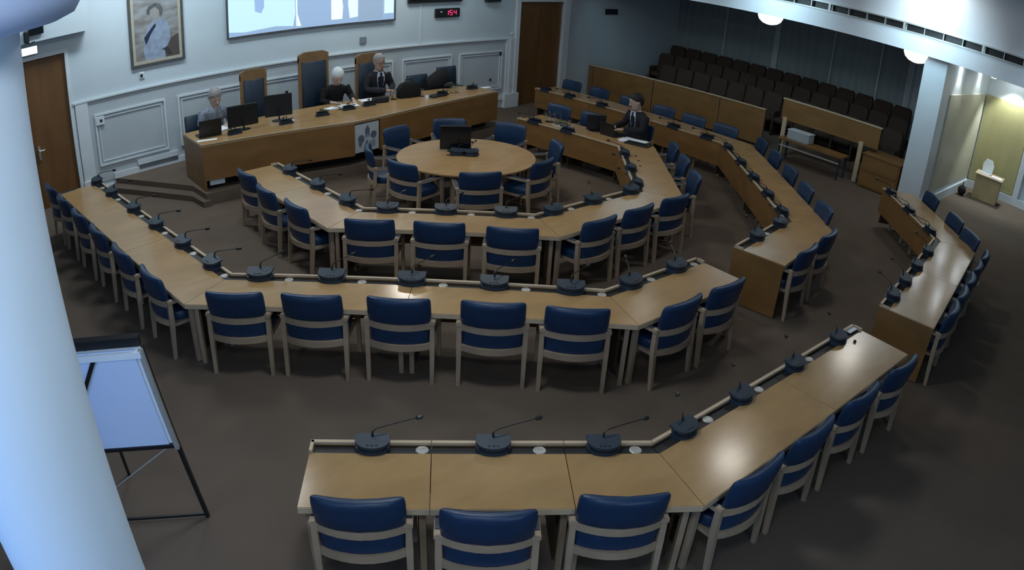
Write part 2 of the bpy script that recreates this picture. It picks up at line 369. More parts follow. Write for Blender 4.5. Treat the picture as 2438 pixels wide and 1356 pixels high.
# ------------------------------------------------------------------ council chairs
def make_chair():
    t = empty('council_chair', (0, 0, 0), 0, '', 'chair')
    for sx in (-1, 1):
        x = sx * .31
        MB().loft([[(x + a * .019, -.05 + c * .019, 0) for a, c in ((-1, -1), (1, -1), (1, 1), (-1, 1))], [(x + a * .024, -.01 + c * .026, .45) for a, c in ((-1, -1), (1, -1), (1, 1), (-1, 1))], [(x + a * .020, -.005 + c * .024, .672) for a, c in ((-1, -1), (1, -1), (1, 1), (-1, 1))]]).build('leg', M['frame'], t)
        MB().loft([[(x + a * .019, .50 + c * .019, 0) for a, c in ((-1, -1), (1, -1), (1, 1), (-1, 1))], [(x + a * .023, .47 + c * .025, .63) for a, c in ((-1, -1), (1, -1), (1, 1), (-1, 1))]]).build('leg', M['frame'], t)
        MB().bar([(x, -.035, .652), (x, .1, .645), (x, .35, .643), (x, .53, .630)], .058, .030).build('armrest', M['frame'], t)
        MB().bar([(x, .03, .664), (x, .2, .662), (x, .42, .660)], .046, .010).build('arm_pad', M['navy'], t)
    def crv(z, h, bul=.085, thk=.026):
        n = 9; b = MB(); rings = []
        for i in range(n):
            u = -1 + 2 * i / (n - 1); x = u * .30; y = -.012 - bul * (1 - u * u)
            rings.append([(x, y - thk / 2, z - h / 2), (x, y + thk / 2, z - h / 2), (x, y + thk / 2, z + h / 2), (x, y - thk / 2, z + h / 2)])
        return b.loft(rings)
    crv(.622, .066).build('back_rail', M['frame'], t)
    crv(.405, .066).build('back_rail', M['frame'], t)
    b = MB(); b.box((0, .24, .375), (.60, .46, .035)); b.build('seat_frame', M['frame'], t)
    # seat cushion
    def cushion(levels, n=28, pw=4.0):
        rings = []
        for z, yc, hw, ht, bul in levels:
            r = []
            for j in range(n):
                a = 2 * PI * j / n; ca, sa = math.cos(a), math.sin(a)
                x = hw * math.copysign(abs(ca) ** (2 / pw), ca); yy = ht * math.copysign(abs(sa) ** (2 / 2.6), sa)
                r.append((x, yc + yy - bul * (1 - (x / .3) ** 2), z))
            rings.append(r)
        return MB().loft(rings)
    cushion([(.392, .25, .27, .22, 0), (.40, .25, .285, .245, 0), (.46, .25, .29, .25, 0), (.49, .25, .275, .235, 0), (.50, .25, .22, .18, 0)], pw=6).build('seat', M['blue'], t, smooth=True)
    cushion([(.43, .012, .26, .018, .06), (.44, .010, .278, .028, .065), (.59, .0, .280, .030, .07), (.655, .0, .284, .032, .07), (.668, -.006, .296, .040, .07), (.76, -.022, .302, .045, .066), (.86, -.042, .302, .047, .062), (.90, -.050, .298, .043, .060), (.92, -.054, .285, .030, .058), (.927, -.056, .25, .012, .058)]).build('backrest', M['blue'], t, smooth=True)
    return register(t)
CH = make_chair()

# ------------------------------------------------------------------ desk rows (inner rail polylines, metres)
ROWS = {
    'near': [(1.96, 3.94), (3.86, 2.38), (7.20, 2.21)],
    'outer': [(2.56, 12.02), (2.75, 7.01), (5.53, 4.28), (7.11, 4.22)],
    'inner': [(5.08, 10.48), (4.94, 7.77), (6.51, 6.27), (8.53, 6.27), (10.21, 7.98), (10.13, 10.42)],
    'gallery': [(7.89, 4.17), (9.56, 4.35), (12.52, 7.30), (12.80, 12.62)],
    'right': [(8.03, 2.21), (11.50, 2.60), (13.39, 4.22)],
}
RZ, TZ = 0.745, 0.72
GUT, DEP = 0.12, 0.69
JOINTS = {('near', 0): [.352, .735], ('near', 1): [.5], ('outer', 0): [.33, .67], ('outer', 1): [.505], ('outer', 2): [], ('inner', 0): [.5], ('inner', 1): [], ('inner', 2): [], ('inner', 3): [], ('inner', 4): [.5],
          ('gallery', 0): [], ('gallery', 1): [.5], ('gallery', 2): [.33, .67], ('right', 0): [.5], ('right', 1): []}
SEGNAME = {('near', 0): 'nearest row, left run', ('near', 1): 'nearest row, right run', ('outer', 0): 'second row, door side run', ('outer', 1): 'second row, middle run', ('outer', 2): 'second row, short right run',
           ('inner', 0): 'innermost row, door side run', ('inner', 1): 'innermost row, near middle run', ('inner', 2): 'innermost row, run rising to the right', ('inner', 3): 'innermost row, right corner run', ('inner', 4): 'innermost row, gallery side run',
           ('gallery', 0): 'gallery row, short near run', ('gallery', 1): 'gallery row, slanting middle run', ('gallery', 2): 'gallery row, run below the partition', ('right', 0): 'small row by the pier, near run', ('right', 1): 'small row by the pier, far run'}
PLACES = {1: [''], 2: ['first', 'second'], 3: ['first', 'second', 'third']}
def seginfo(row):
    P = [Vector((p[0], p[1])) for p in ROWS[row]]; U = []; N = []
    for i in range(len(P) - 1):
        u = (P[i + 1] - P[i]).normalized(); U.append(u); N.append(Vector((u.y, -u.x)))
    ms = []
    for i in range(len(P)):
        if i == 0: ms.append(N[0])
        elif i == len(P) - 1: ms.append(N[-1])
        else: ms.append((N[i - 1] + N[i]) / (1 + N[i - 1].dot(N[i])))
    return P, U, N, ms
def desk_row(row, solid_ends=()):
    P, U, N, ms = seginfo(row)
    nseg = len(U)
    for i in range(nseg):
        ts = [0] + JOINTS[(row, i)] + [1]
        for k in range(len(ts) - 1):
            a, bb = P[i].lerp(P[i + 1], ts[k]), P[i].lerp(P[i + 1], ts[k + 1])
            ma = ms[i] if ts[k] == 0 else N[i]; mb = ms[i + 1] if ts[k + 1] == 1 else N[i]
            g = .003
            a = a + U[i] * g; bb = bb - U[i] * g
            def q(d0, d1):
                return [a + ma * d0, bb + mb * d0, bb + mb * d1, a + ma * d1]
            c = (a + bb) / 2 + N[i] * .35
            nn = len(ts) - 1
            which = {1: '', 2: ('end unit nearer the camera' if False else ''), 3: ''}[min(nn, 3)]
            ordl = '' if nn == 1 else ', ' + ['first', 'second', 'third'][k] + ' unit from its ' + ('left' if row in ('near',) or (row, i) in (('outer', 1),) else 'wall' if (row, i) in (('outer', 0), ('inner', 0)) else 'near') + ' end'
            lab = 'pale-topped desk unit, ' + SEGNAME[(row, i)].replace(', ', ' ') + ordl
            t = empty('council_desk', (c.x, c.y, 0), 0, lab, 'desk', 'council desk units of the horseshoe')
            O = (c.x, c.y, 0)
            MB().prism(q(GUT, DEP), TZ - .032, TZ).build('tabletop', M['desk'], t, origin=O)
            MB().prism(q(DEP - .012, DEP + .006), TZ - .05, TZ - .004).build('table_edge', M['edge'], t, origin=O)
            MB().prism(q(.022, GUT), TZ - .045, TZ - .012).build('cable_gutter', M['gutter'], t, origin=O)
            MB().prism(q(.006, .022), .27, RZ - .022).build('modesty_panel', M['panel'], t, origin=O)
            MB().prism(q(-.004, .026), RZ - .022, RZ).build('rail', M['edge'], t, origin=O)
            L_ = (bb - a).length
            # legs and support boards at the unit's ends
            for e, (p, m_, sgn) in enumerate(((a, ma, 1), (bb, mb, -1))):
                end = (ts[k + e] == (0 if e == 0 else 1)) and ((i == 0 and e == 0) or (i == nseg - 1 and e == 1))
                base = p + U[i] * sgn * .05
                f = base + m_ * .60
                MB().box((f.x, f.y, (TZ - .04) / 2), (.045, .05, TZ - .04), rz=math.atan2(U[i].y, U[i].x)).build('leg', M['frame'], t, origin=O)
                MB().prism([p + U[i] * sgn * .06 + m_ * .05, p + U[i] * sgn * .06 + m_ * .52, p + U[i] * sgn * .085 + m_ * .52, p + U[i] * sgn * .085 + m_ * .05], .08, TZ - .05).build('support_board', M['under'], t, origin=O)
                if end:
                    MB().prism([p - U[i] * sgn * .004, p + U[i] * sgn * .02, p + U[i] * sgn * .02 + m_ * GUT, p - U[i] * sgn * .004 + m_ * GUT], TZ - .03, RZ).build('rail_end', M['edge'], t, origin=O)
                    if (i, e) in solid_ends:
                        MB().prism([p - U[i] * sgn * .022, p - U[i] * sgn * .004, p - U[i] * sgn * .004 + m_ * (DEP + .005), p - U[i] * sgn * .022 + m_ * (DEP + .005)], .012, TZ - .004).build('end_panel', M['panel'], t, origin=O)
            # discs in the gutter
            for tt, n_ in DISCS.get((row, i), []):
                if ts[k] * (P[i + 1] - P[i]).length <= tt < ts[k + 1] * (P[i + 1] - P[i]).length:
                    d = P[i] + U[i] * tt + N[i] * .068
                    MB().lathe([(.047, TZ - .02), (.047, TZ - .006), (.040, TZ - .002), (.030, TZ - .004), (.002, TZ - .004)], (d.x, d.y, 0), 18).build('grommet_disc', M['steel'], t, origin=O)

CHAIRS = {
    ('near', 0): [(.42, .79), (1.23, .90), (2.10, .77)], ('near', 1): [(.21, .80), (.99, .81), (1.84, .82), (2.73, .84)],
    ('outer', 0): [(.06, .83), (.90, .83), (1.87, .84), (2.78, .83), (3.74, .82), (4.68, .79)], ('outer', 1): [(.32, .78), (1.10, .78), (1.93, .78), (2.80, .77), (3.57, .785)], ('outer', 2): [(.21, .82), (.98, .83)],
    ('inner', 0): [(.70, .79), (1.61, .87), (2.47, .83)], ('inner', 1): [(.23, .87), (1.05, .90), (1.89, .97)], ('inner', 2): [(.21, .875), (1.0, .855), (1.83, .84)], ('inner', 3): [(.45, 1.0), (1.36, 1.0), (2.16, .97)], ('inner', 4): [(2.25, 1.05), (1.42, 1.10), (.42, 1.30)],
    ('gallery', 0): [(.37, .82), (1.22, .815)], ('gallery', 1): [(.30, .76), (1.25, .79), (2.19, .82), (3.20, .85), (4.07, .83)], ('gallery', 2): [(.43, .82), (1.24, .80), (2.05, .80), (3.0, .80), (4.0, .84), (4.92, .86)],
    ('right', 0): [(.37, .80), (1.04, .81), (1.71, .82), (2.39, .83), (3.08, .86)], ('right', 1): [(.06, .73), (.83, .80), (1.97, .83)],
}
MICS = {
    ('near', 0): [.45, 1.30, 2.09], ('near', 1): [.32, 1.09, 1.98, 2.87], ('outer', 0): [.03, .88, 1.95, 2.86, 3.78, 4.63], ('outer', 1): [.34, 1.12, 1.95, 2.78, 3.545], ('outer', 2): [.345, 1.125],
    ('inner', 0): [.58, 1.52, 2.38], ('inner', 1): [.31, 1.05, 1.80], ('inner', 2): [.27, 1.04, 1.86], ('inner', 3): [.24, 1.02, 1.91], ('inner', 4): [1.19, 2.02],
    ('gallery', 0): [.57, 1.38], ('gallery', 1): [.28, 1.05, 1.92, 2.81, 3.82], ('gallery', 2): [.36, 1.20, 3.2, 4.2, 5.0], ('right', 0): [.40, 1.06, 1.82, 2.64], ('right', 1): [.30, 1.24, 2.18],
}
DISCS = {k: [(m + .32, 0) for m in v] for k, v in MICS.items()}
DISCS[('near', 0)] = [(.80, 0), (1.63, 0), (2.33, 0)]
DISCS[('near', 1)] = [(.62, 0), (1.36, 0), (2.25, 0)]

for r_, se in (('near', ()), ('outer', ()), ('inner', ()), ('gallery', ((0, 0),)), ('right', ((0, 0),))):
    desk_row(r_, se)

# ------------------------------------------------------------------ microphone units (local: user on -Y side, room centre +Y)
def make_mic(key, side):
    t = empty('microphone_unit', (0, 0, 0), 0, '', 'microphone')
    n = 11
    def arc(r, y0, sx=1.0): return [(sx * r * math.cos(PI + PI * j / (n - 1)), y0 + .62 * r * math.sin(PI + PI * j / (n - 1))) for j in range(n)]
    lo = [(.118, .075), (-.118, .075)] + arc(.118, .0)
    up = [(.120, .07), (-.120, .07)] + arc(.120, .01)
    mid = [(.100, .06), (-.100, .06)] + arc(.100, .0)
    MB().loft([[(x, y, 0) for x, y in lo], [(x, y, .035) for x, y in lo]]).build('base', M['mic'], t)
    MB().loft([[(x, y, .035) for x, y in mid], [(x * 1.02, y, .052 + (y + .07) * .12) for x, y in mid]]).build('console', M['mic2'], t)
    rng = [(x, y * 1.0, .052 + (y + .08) * .20) for x, y in up]
    MB().loft([rng, [(x * .985, y, z + .014) for x, y, z in rng]]).build('console_top', M['mic'], t)
    b = MB()
    for k in range(3): b.box((-.03 + .03 * k, -.035, .076), (.018, .012, .004))
    b.build('button', M['mic2'], t)
    ax, ay = side
    pts = [(0, .045, .085), (0, .05, .125), (ax * .03, .05 + ay * .03, .145), (ax * .16, .05 + ay * .16, .155), (ax * .30, .05 + ay * .30, .162)]
    MB().tube(pts, [.009, .007, .005, .004, .004], n=6).build('gooseneck', M['black'], t)
    e = Vector(pts[-1]); dv = Vector((ax, ay, .03)).normalized()
    MB().tube([e, e + dv * .012, e + dv * .04, e + dv * .052], [.008, .0155, .0155, .006], n=8).build('capsule', M['black'], t)
    return register(t)
MIC_SIDE = make_mic('a', (.97, .36)); MIC_FWD = make_mic('b', (.45, .55))
ORD = ['first', 'second', 'third', 'fourth', 'fifth', 'sixth', 'seventh']
FROM = {('near', 0): 'left', ('near', 1): 'corner', ('outer', 0): 'wall end', ('outer', 1): 'left', ('outer', 2): 'corner', ('inner', 0): 'wall end', ('inner', 1): 'left', ('inner', 2): 'left', ('inner', 3): 'near end', ('inner', 4): 'near end',
        ('gallery', 0): 'near end', ('gallery', 1): 'near end', ('gallery', 2): 'near end', ('right', 0): 'near end', ('right', 1): 'near corner'}
def rowlabel(k, i): return '%s from the %s' % (ORD[i], FROM[k]), SEGNAME[k].replace(', ', ' ')
for key, lst in MICS.items():
    P, U, N, ms = seginfo(key[0])
    for i, tt in enumerate(lst):
        p = P[key[1]] + U[key[1]] * tt + N[key[1]] * .075
        rz = math.atan2(-N[key[1]].y, -N[key[1]].x) - PI / 2
        o_, s_ = rowlabel(key, i)
        place(MIC_SIDE if key[0] == 'near' and key[1] == 0 else MIC_FWD, (p.x, p.y, TZ - .012), rz, 'slate microphone unit, %s, %s' % (o_, s_), 'gooseneck microphone units on the desks', scale=1.04 if key[0] == 'near' else 1.2)
for key, lst in CHAIRS.items():
    P, U, N, ms = seginfo(key[0])
    for i, (tt, nn) in enumerate(lst):
        p = P[key[1]] + U[key[1]] * tt + N[key[1]] * (nn - (.09 if key in (('gallery', 1), ('gallery', 2), ('right', 1), ('inner', 3), ('inner', 4)) else .045))
        rz = math.atan2(-N[key[1]].y, -N[key[1]].x) - PI / 2 + random.uniform(-.03, .03)
        o_, s_ = rowlabel(key, i)
        ll = 'blue armchair, %s, %s' % (o_, s_)
        if key == ('inner', 4) and i == 1: pass
        place(CH, (p.x, p.y, 0), rz, ll, 'blue padded beech armchairs')

# ------------------------------------------------------------------ round table with its ring of chairs
RT = (7.59, 8.91)
t = empty('round_table', (RT[0], RT[1], 0), 0, 'large round pale wooden table inside the horseshoe', 'table')
MB().lathe([(1.06, .672), (1.10, .69), (1.105, .712), (1.095, .72)], (0, 0, 0), 64).build('tabletop', M['desk'], t)
for a in (.6, 2.17, 3.74, 5.31):
    MB().box((.72 * math.cos(a), .72 * math.sin(a), .336), (.06, .06, .672), rz=a).build('leg', M['frame'], t)
MB().box((0, 0, .60), (1.1, .05, .10), rz=.6).box((0, 0, .60), (1.1, .05, .10), rz=2.17).build('apron', M['under'], t)
RCH = [(-170.2, 1.44, 'at its left side'), (-122.7, 1.55, 'at its near side, right of the leftmost one'), (-76.1, 1.40, 'at its near right side'), (-30.4, 1.47, 'at its right side'), (22, 1.66, 'at its far right side'), (60, 1.74, 'at its far side nearest the top table'), (99.3, 1.58, 'at its far left side beside the poster'), (150.1, 1.50, 'at its left side facing the gallery')]
for a, r, l in RCH:
    a = math.radians(a)
    place(CH, (RT[0] + (r - .05) * math.cos(a), RT[1] + (r - .05) * math.sin(a), 0), a + PI / 2, 'blue armchair at the round table, ' + l, 'blue padded beech armchairs')

# ------------------------------------------------------------------ screens, laptops and small things
def monitor(x, y, z, rz, wd, hg, label, lift=.10, tilt=0.0):
    t = empty('computer_monitor', (x, y, z), rz, label, 'monitor')
    MB().box((0, 0, lift + hg / 2), (wd, .035, hg), rx=tilt, bev=.012).build('casing', M['black'], t)
    MB().box((0, .0195 if False else -.0185, lift + hg / 2), (wd - .03, .004, hg - .03), rx=tilt).build('screen', M['screenoff'], t)
    MB().bar([(0, .03, .01), (0, .035, lift + hg * .4)], .05, .02, up=(1, 0, 0)).build('stand', M['black'], t)
    MB().lathe([(.13, 0), (.13, .012), (.11, .018)], (0, 0, 0), 20, sy=.75).build('foot', M['black'], t)
    return t
monitor(7.62, 9.22, .72, math.radians(-38), .50, .40, 'black computer monitor standing on the round table', lift=.03)
place(MIC_FWD, (7.66, 8.86, .72), math.radians(-20), 'slate microphone unit on the round table beside the monitor', 'gooseneck microphone units on the desks')
place(MIC_FWD, (7.50, 9.02, .72), math.radians(-60), 'dark microphone unit half behind the monitor foot on the round table', 'gooseneck microphone units on the desks')
b = MB().tube([(7.35, 9.10, .728), (7.4, 9.0, .728), (7.5, 8.95, .728), (7.55, 8.85, .728), (7.62, 8.78, .728), (7.7, 8.76, .728)], .007, n=6)
tag(b.build('cable', M['black']), 'thin dark cable curling on the round table by the monitor', 'cable')

# ------------------------------------------------------------------ top table on the dais
TT = [(4.23, 11.56), (6.84, 11.00), (7.41, 11.06), (10.75, 11.66)]
TTZ = 1.0
def off(p, q_, d):  # point pairs offset towards the wall
    u = (Vector(q_) - Vector(p)).normalized(); n = Vector((-u.y, u.x)); return [Vector(p), Vector(q_), Vector(q_) + n * d, Vector(p) + n * d], u, n
def top_desk(p, q_, label, ends, w0=.85, panel=True, back=None):
    pl_, u, n = off(p, q_, w0); pl_ = [pl_[0], pl_[1], Vector(back[1]), Vector(back[0])]; c = (Vector(p) + Vector(q_)) / 2
    O = (c.x, c.y, DZ)
    t = empty('top_table', O, 0, label, 'desk', 'top table on the dais')
    g = u * .003
    MB().prism([pl_[0] + g, pl_[1] - g, pl_[2] - g, pl_[3] + g], TTZ - .035, TTZ).build('tabletop', M['desk'], t, origin=O)
    MB().prism([pl_[0] + g, pl_[1] - g, pl_[1] - g + n * .02, pl_[0] + g + n * .02], TTZ - .02, TTZ + .012).build('front_edge', M['edge'], t, origin=O)
    if panel:
        MB().prism([pl_[0] + g + n * .004, pl_[1] - g + n * .004, pl_[1] - g + n * .026, pl_[0] + g + n * .026], .385, TTZ - .035).build('front_panel', M['panel'], t, origin=O)
    MB().prism([pl_[0] + g + n * .30, pl_[1] - g + n * .30, pl_[1] - g + n * .33, pl_[0] + g + n * .33], DZ, TTZ - .04).build('back_panel', M['black'], t, origin=O)
    for e in ends:
        P_, Q_ = (pl_[0], pl_[3]) if e == 0 else (pl_[1], pl_[2]); s = 1 if e == 0 else -1
        MB().prism([P_ + u * s * .003, P_ + u * s * .03, Q_ + u * s * .03, Q_ + u * s * .003], DZ if e == 0 else .385, TTZ - .036).build('end_panel', M['panel'], t, origin=O)
    for k in range(2):
        P_ = pl_[0] + u * (.08 if k == 0 else (pl_[1] - pl_[0]).length - .08) + n * .7
        MB().box((P_.x, P_.y, (DZ + TTZ - .035) / 2), (.06, .06, TTZ - .035 - DZ), rz=math.atan2(u.y, u.x)).build('leg', M['frame'], t, origin=O)
    return t
top_desk(TT[0], TT[1], 'left wing of the long wooden top table on the dais', (0,), back=((4.32, 12.72), (6.98, 12.72)))
top_desk(TT[1], TT[2], 'short middle bay of the top table, above the crest poster', (), panel=False, back=((6.98, 12.72), (7.30, 12.72)))
top_desk(TT[2], TT[3], 'right wing of the long wooden top table on the dais', (1,), back=((7.30, 12.72), (10.72, 12.50)))
# crest poster
p0, p1 = Vector(TT[1]), Vector(TT[2]); u = (p1 - p0).normalized(); n = Vector((-u.y, u.x))
t = empty('crest_poster', ((p0.x + p1.x) / 2, (p0.y + p1.y) / 2, .68), math.atan2(u.y, u.x), 'pale poster with a grey crest hung on the top table front', 'poster')
PW, PH = .27, .24
MB().box((0, .030, 0), (PW * 2 + .0, .012, PH * 2 + .04)).build('board', mat('poster_board', (.42, .47, .49, 1), .7, noise=.06, scale=6), t)
M['crest'] = mat('crest_grey', (.10, .14, .19, 1), .7, noise=.3, scale=25)
M['crest2'] = mat('crest_pale', (.28, .33, .37, 1), .7, noise=.3, scale=25)
def flat(b, pts, y): b.poly([(x, y, z) for x, z in pts])
b = MB(); y_ = .0235
flat(b, [(-.04, .0), (.06, .0), (.06, .14), (.01, .20), (-.04, .14)], y_)
flat(b, [(-.05, .13), (.07, .13), (.01, .22)], y_ - .0008)
def disc(cx, cz, r, n=14, sz=1): return [(cx + r * math.cos(2 * PI * j / n), cz + sz * r * math.sin(2 * PI * j / n)) for j in range(n)]
flat(b, disc(-.13, -.02, .075), y_); flat(b, disc(.15, .02, .07), y_)
flat(b, [(-.20, -.08), (-.10, -.10), (-.16, -.18)], y_); flat(b, [(.0, -.04), (.05, -.22), (-.06, -.16)], y_)
b.build('crest', M['crest'], t)
b = MB(); flat(b, disc(.01, .01, .035), y_ - .0016); b.build('crest_boss', M['crest2'], t)
b = MB(); flat(b, [(.04, -.08), (.19, -.06), (.18, -.20), (.05, -.21)], y_ - .0012)
b.build('crest_shield', M['crest2'], t)
# small white notice under the left wing
t = tag(MB().box((4.47, 11.60, .325), (.26, .012, .10), rz=-.21).build('notice', M['paper']), 'small white notice fixed under the left end of the top table', 'notice')

def on_top(x, y): return TTZ
# papers (x, y, z, w, d, rz, label)
def papers(x, y, z, w_, d_, rz, label, n=3):
    t = empty('paper_stack', (x, y, z), rz, label, 'paper', 'loose papers')
    for k in range(n):
        MB().box((random.uniform(-.02, .02), random.uniform(-.02, .02), .003 + .006 * k), (w_, d_, .004), rz=random.uniform(-.2, .2)).build('sheet', M['paper'], t)
    return t
import json
# ---- thrones and office chairs behind the top table
def throne(x, y, h, wd, label):
    t = empty('high_back_chair', (x, y, DZ), PI, label, 'chair', 'high backed civic chairs')
    hw = wd / 2
    for s in (-1, 1):
        MB().box((s * (hw - .03), -.02, (h - DZ) / 2 - .04), (.06, .07, h - DZ - .08), bev=.01).build('back_post', M['throne'], t)
        MB().box((s * (hw - .03), .5, .33), (.06, .06, .66)).build('leg', M['throne'], t)
        MB().bar([(s * (hw - .03), -.02, .68), (s * (hw - .03), .3, .70), (s * (hw - .03), .54, .67)], .07, .04).build('armrest', M['throne'], t)
    b = MB(); H_ = h - DZ
    b.loft([[(-hw, -.05, H_ - .20), (hw, -.05, H_ - .20), (hw, -.05, H_ - .05), (hw * .62, -.05, H_), (-hw * .62, -.05, H_), (-hw, -.05, H_ - .05)], [(-hw, .01, H_ - .20), (hw, .01, H_ - .20), (hw, .01, H_ - .05), (hw * .62, .01, H_), (-hw * .62, .01, H_), (-hw, .01, H_ - .05)]])
    b.build('crest_rail', M['throne'], t)
    MB().box((0, -.01, (.52 + H_ - .20) / 2), (wd - .12, .07, H_ - .72), bev=.03).build('backrest', M['navy'], t, smooth=True)
    MB().box((0, .26, .47), (wd - .12, .5, .10), bev=.03).build('seat', M['navy'], t, smooth=True)
    MB().box((0, .25, .40), (wd - .06, .52, .06)).build('seat_frame', M['throne'], t)
throne(5.93, 13.1, 1.86, .54, 'high backed oak and navy chair, empty, behind the two monitors')
throne(7.25, 13.15, 2.02, .66, 'tallest high backed oak and navy chair, at the centre of the dais')
throne(8.55, 13.15, 1.84, .66, 'high backed oak and navy chair behind the man in the suit')
def office(x, y, rz, top, label):
    t = empty('office_chair', (x, y, DZ), rz, label, 'chair', 'low navy chairs on the dais')
    h = top - DZ
    MB().box((0, -.05, h - .24), (.56, .09, .46), rx=.08, bev=.05).build('backrest', M['navy'], t, smooth=True)
    MB().box((0, .22, .46), (.54, .5, .09), bev=.03).build('seat', M['navy'], t, smooth=True)
    for s in (-1, 1):
        MB().bar([(s * .29, -.03, .52), (s * .30, -.02, .70), (s * .30, .30, .70)], .045, .03, up=(0, 1, .01)).build('armrest', M['black'], t)
    MB().lathe([(.03, .09), (.03, .42)], (0, .2, 0), 12).build('column', M['black'], t)
    for k in range(5):
        a = 2 * PI * k / 5 + .3; MB().bar([(0, .2, .09), (.27 * math.cos(a), .2 + .27 * math.sin(a), .05)], .045, .035).build('foot', M['black'], t)
        MB().ball((.27 * math.cos(a), .2 + .27 * math.sin(a), .028), .028, 8, 6).build('caster', M['black'], t)
office(4.78, 13.05, PI + .1, 1.22, 'navy office chair under the woman in the patterned blouse')
office(9.72, 13.05, PI, 1.26, 'navy office chair behind the black bag on the top table')
office(10.55, 13.1, PI, 1.36, 'navy office chair at the right end of the dais')
# coat draped between the two right chairs
b = MB()
rings = []
for i, (x, z, d) in enumerate(((9.85, 1.16, .10), (10.0, 1.24, .14), (10.15, 1.32, .17), (10.3, 1.36, .16), (10.42, 1.34, .10))):
    rings.append([(x, 12.98 - d * math.cos(a), .75 + (z - .75) * (0.5 + .5 * math.sin(a))) for a in [PI * 2 * j / 12 for j in range(12)]])
b.loft(rings)
tag(b.build('coat', M['blackcloth'], smooth=True), 'black coat draped between the two right-hand dais chairs', 'coat')

# ------------------------------------------------------------------ things on the top table
def laptop(x, y, z, rz, wd, dp, label, tilt=1.75):  # user on -Y side, lid at +Y
    t = empty('laptop', (x, y, z), rz, label, 'laptop')
    MB().box((0, 0, .010), (wd, dp, .02), bev=.005).build('base', M['black'], t)
    b = MB()
    for i in range(4): b.box((0, -.03 + .03 * i, .0215), (wd * .86, .018, .003))
    b.build('keyboard', M['mic2'], t)
    h = dp * .98; a = tilt - PI / 2
    MB().box((0, dp / 2 + math.sin(a) * h / 2, .02 + math.cos(a) * h / 2), (wd, .012, h), rx=-a, bev=.004).build('lid', M['black'], t)
    MB().box((0, dp / 2 + math.sin(a) * h / 2 - .0075, .02 + math.cos(a) * h / 2), (wd * .92, .003, h * .88), rx=-a).build('screen', M['screenoff'], t)
    return t
laptop(4.60, 12.18, TTZ, PI - .12, .40, .30, 'black open laptop at the left end of the top table')
monitor(5.20, 12.02, TTZ, PI - .10, .56, .38, 'black monitor on the top table in front of the woman in the patterned blouse', lift=.07)
m2 = monitor(5.95, 12.13, TTZ, PI - .28, .50, .40, 'black monitor with a webcam on the top table before the empty navy throne', lift=.09)
MB().box((-.16, 0, .51), (.05, .03, .045)).build('webcam', M['black'], m2)
papers(4.95, 12.40, TTZ, .24, .30, .2, 'white papers in front of the woman in the patterned blouse')
papers(5.42, 12.32, TTZ, .18, .10, -.2, 'small white pad behind the left monitor')
papers(6.02, 11.98, TTZ, .26, .09, -.25, 'white strip of paper under the webcam monitor', n=2)
papers(4.46, 11.86, TTZ, .34, .10, -.2, 'white sheet by the front left corner of the top table', n=1)
papers(7.12, 12.28, TTZ, .22, .16, .2, 'white papers left of the water glass at the centre of the top table')
papers(7.48, 12.25, TTZ, .34, .26, -.15, 'white papers in front of the white-haired woman')
papers(8.10, 12.42, TTZ, .42, .30, -.1, 'white papers in front of the man in the suit')
papers(10.80, 12.10, TTZ, .22, .12, .1, 'white paper at the right end of the top table', n=2)
def mic_at(x, y, z, rz, label): place(MIC_FWD, (x, y, z), rz, label, 'gooseneck microphone units on the desks')
mic_at(4.95, 11.86, TTZ, PI, 'dark microphone unit under the left monitor on the top table')
mic_at(5.92, 11.82, TTZ, PI, 'dark microphone unit under the webcam monitor on the top table')
mic_at(6.70, 11.90, TTZ, PI, 'brown-black microphone unit alone on the bare middle of the top table')
mic_at(7.32, 12.0, TTZ, PI, 'dark microphone unit beside the water glass on the top table')
mic_at(7.80, 12.05, TTZ, PI, 'dark microphone unit left of the name block in front of the suited man')
mic_at(9.52, 12.0, TTZ, PI, 'dark microphone unit beside the two water glasses on the top table')
mic_at(10.45, 12.18, TTZ, PI, 'dark microphone unit near the right end of the top table')
t = empty('desk_speaker', (8.12, 12.12, TTZ), PI - .2, 'long black desk speaker in front of the suited man', 'speaker')
MB().box((0, 0, .055), (.34, .10, .11), bev=.02).build('casing', M['black'], t)
MB().box((0, .052, .055), (.29, .004, .075)).build('speaker_grille', M['mic2'], t)
def tumbler(x, y, z, h, r, label, name='drinking_glass', cat='glass'):
    t = MB().lathe([(r * .85, 0), (r, h), (r * .93, h), (r * .78, .012), (.002, .012)], (0, 0, 0), 18).build(name, M['glass'], smooth=True)
    t.location = (x, y, z); tag(t, label, cat, 'drinking glasses and jugs')
    return t
tumbler(7.20, 12.10, TTZ, .17, .042, 'water glass at the centre of the top table')
tumbler(9.80, 12.03, TTZ, .20, .042, 'left one of two tall glasses on the right wing of the top table')
tumbler(9.93, 12.02, TTZ, .20, .042, 'right one of two tall glasses on the right wing of the top table')
def jug(x, y, z, h, r, rz, label):
    t = empty('water_jug', (x, y, z), rz, label, 'jug', 'drinking glasses and jugs')
    MB().lathe([(r * .9, 0), (r, h * .4), (r * .8, h), (r * .74, h), (r * .92, h * .4), (r * .82, .012), (.002, .012)], (0, 0, 0), 20).build('vessel', M['glass'], t, smooth=True)
    MB().tube([(r * .8, 0, h * .85), (r * 1.5, 0, h * .8), (r * 1.5, 0, h * .4), (r * .95, 0, h * .25)], .011, n=8).build('handle', M['glass'], t, smooth=True)
jug(8.50, 12.22, TTZ, .21, .075, .4, 'glass water jug left of the black bag on the top table')
jug(9.10, 12.12, TTZ, .16, .06, 1.0, 'small glass jug right of the black bag on the top table')
t = MB().lathe([(.035, 0), (.042, .07), (.036, .07), (.03, .01), (.002, .01)], (0, 0, 0), 16).build('cup', M['paper'], smooth=True); t.location = (9.02, 11.82, TTZ); tag(t, 'small white cup near the edge of the top table by the black bag', 'cup')
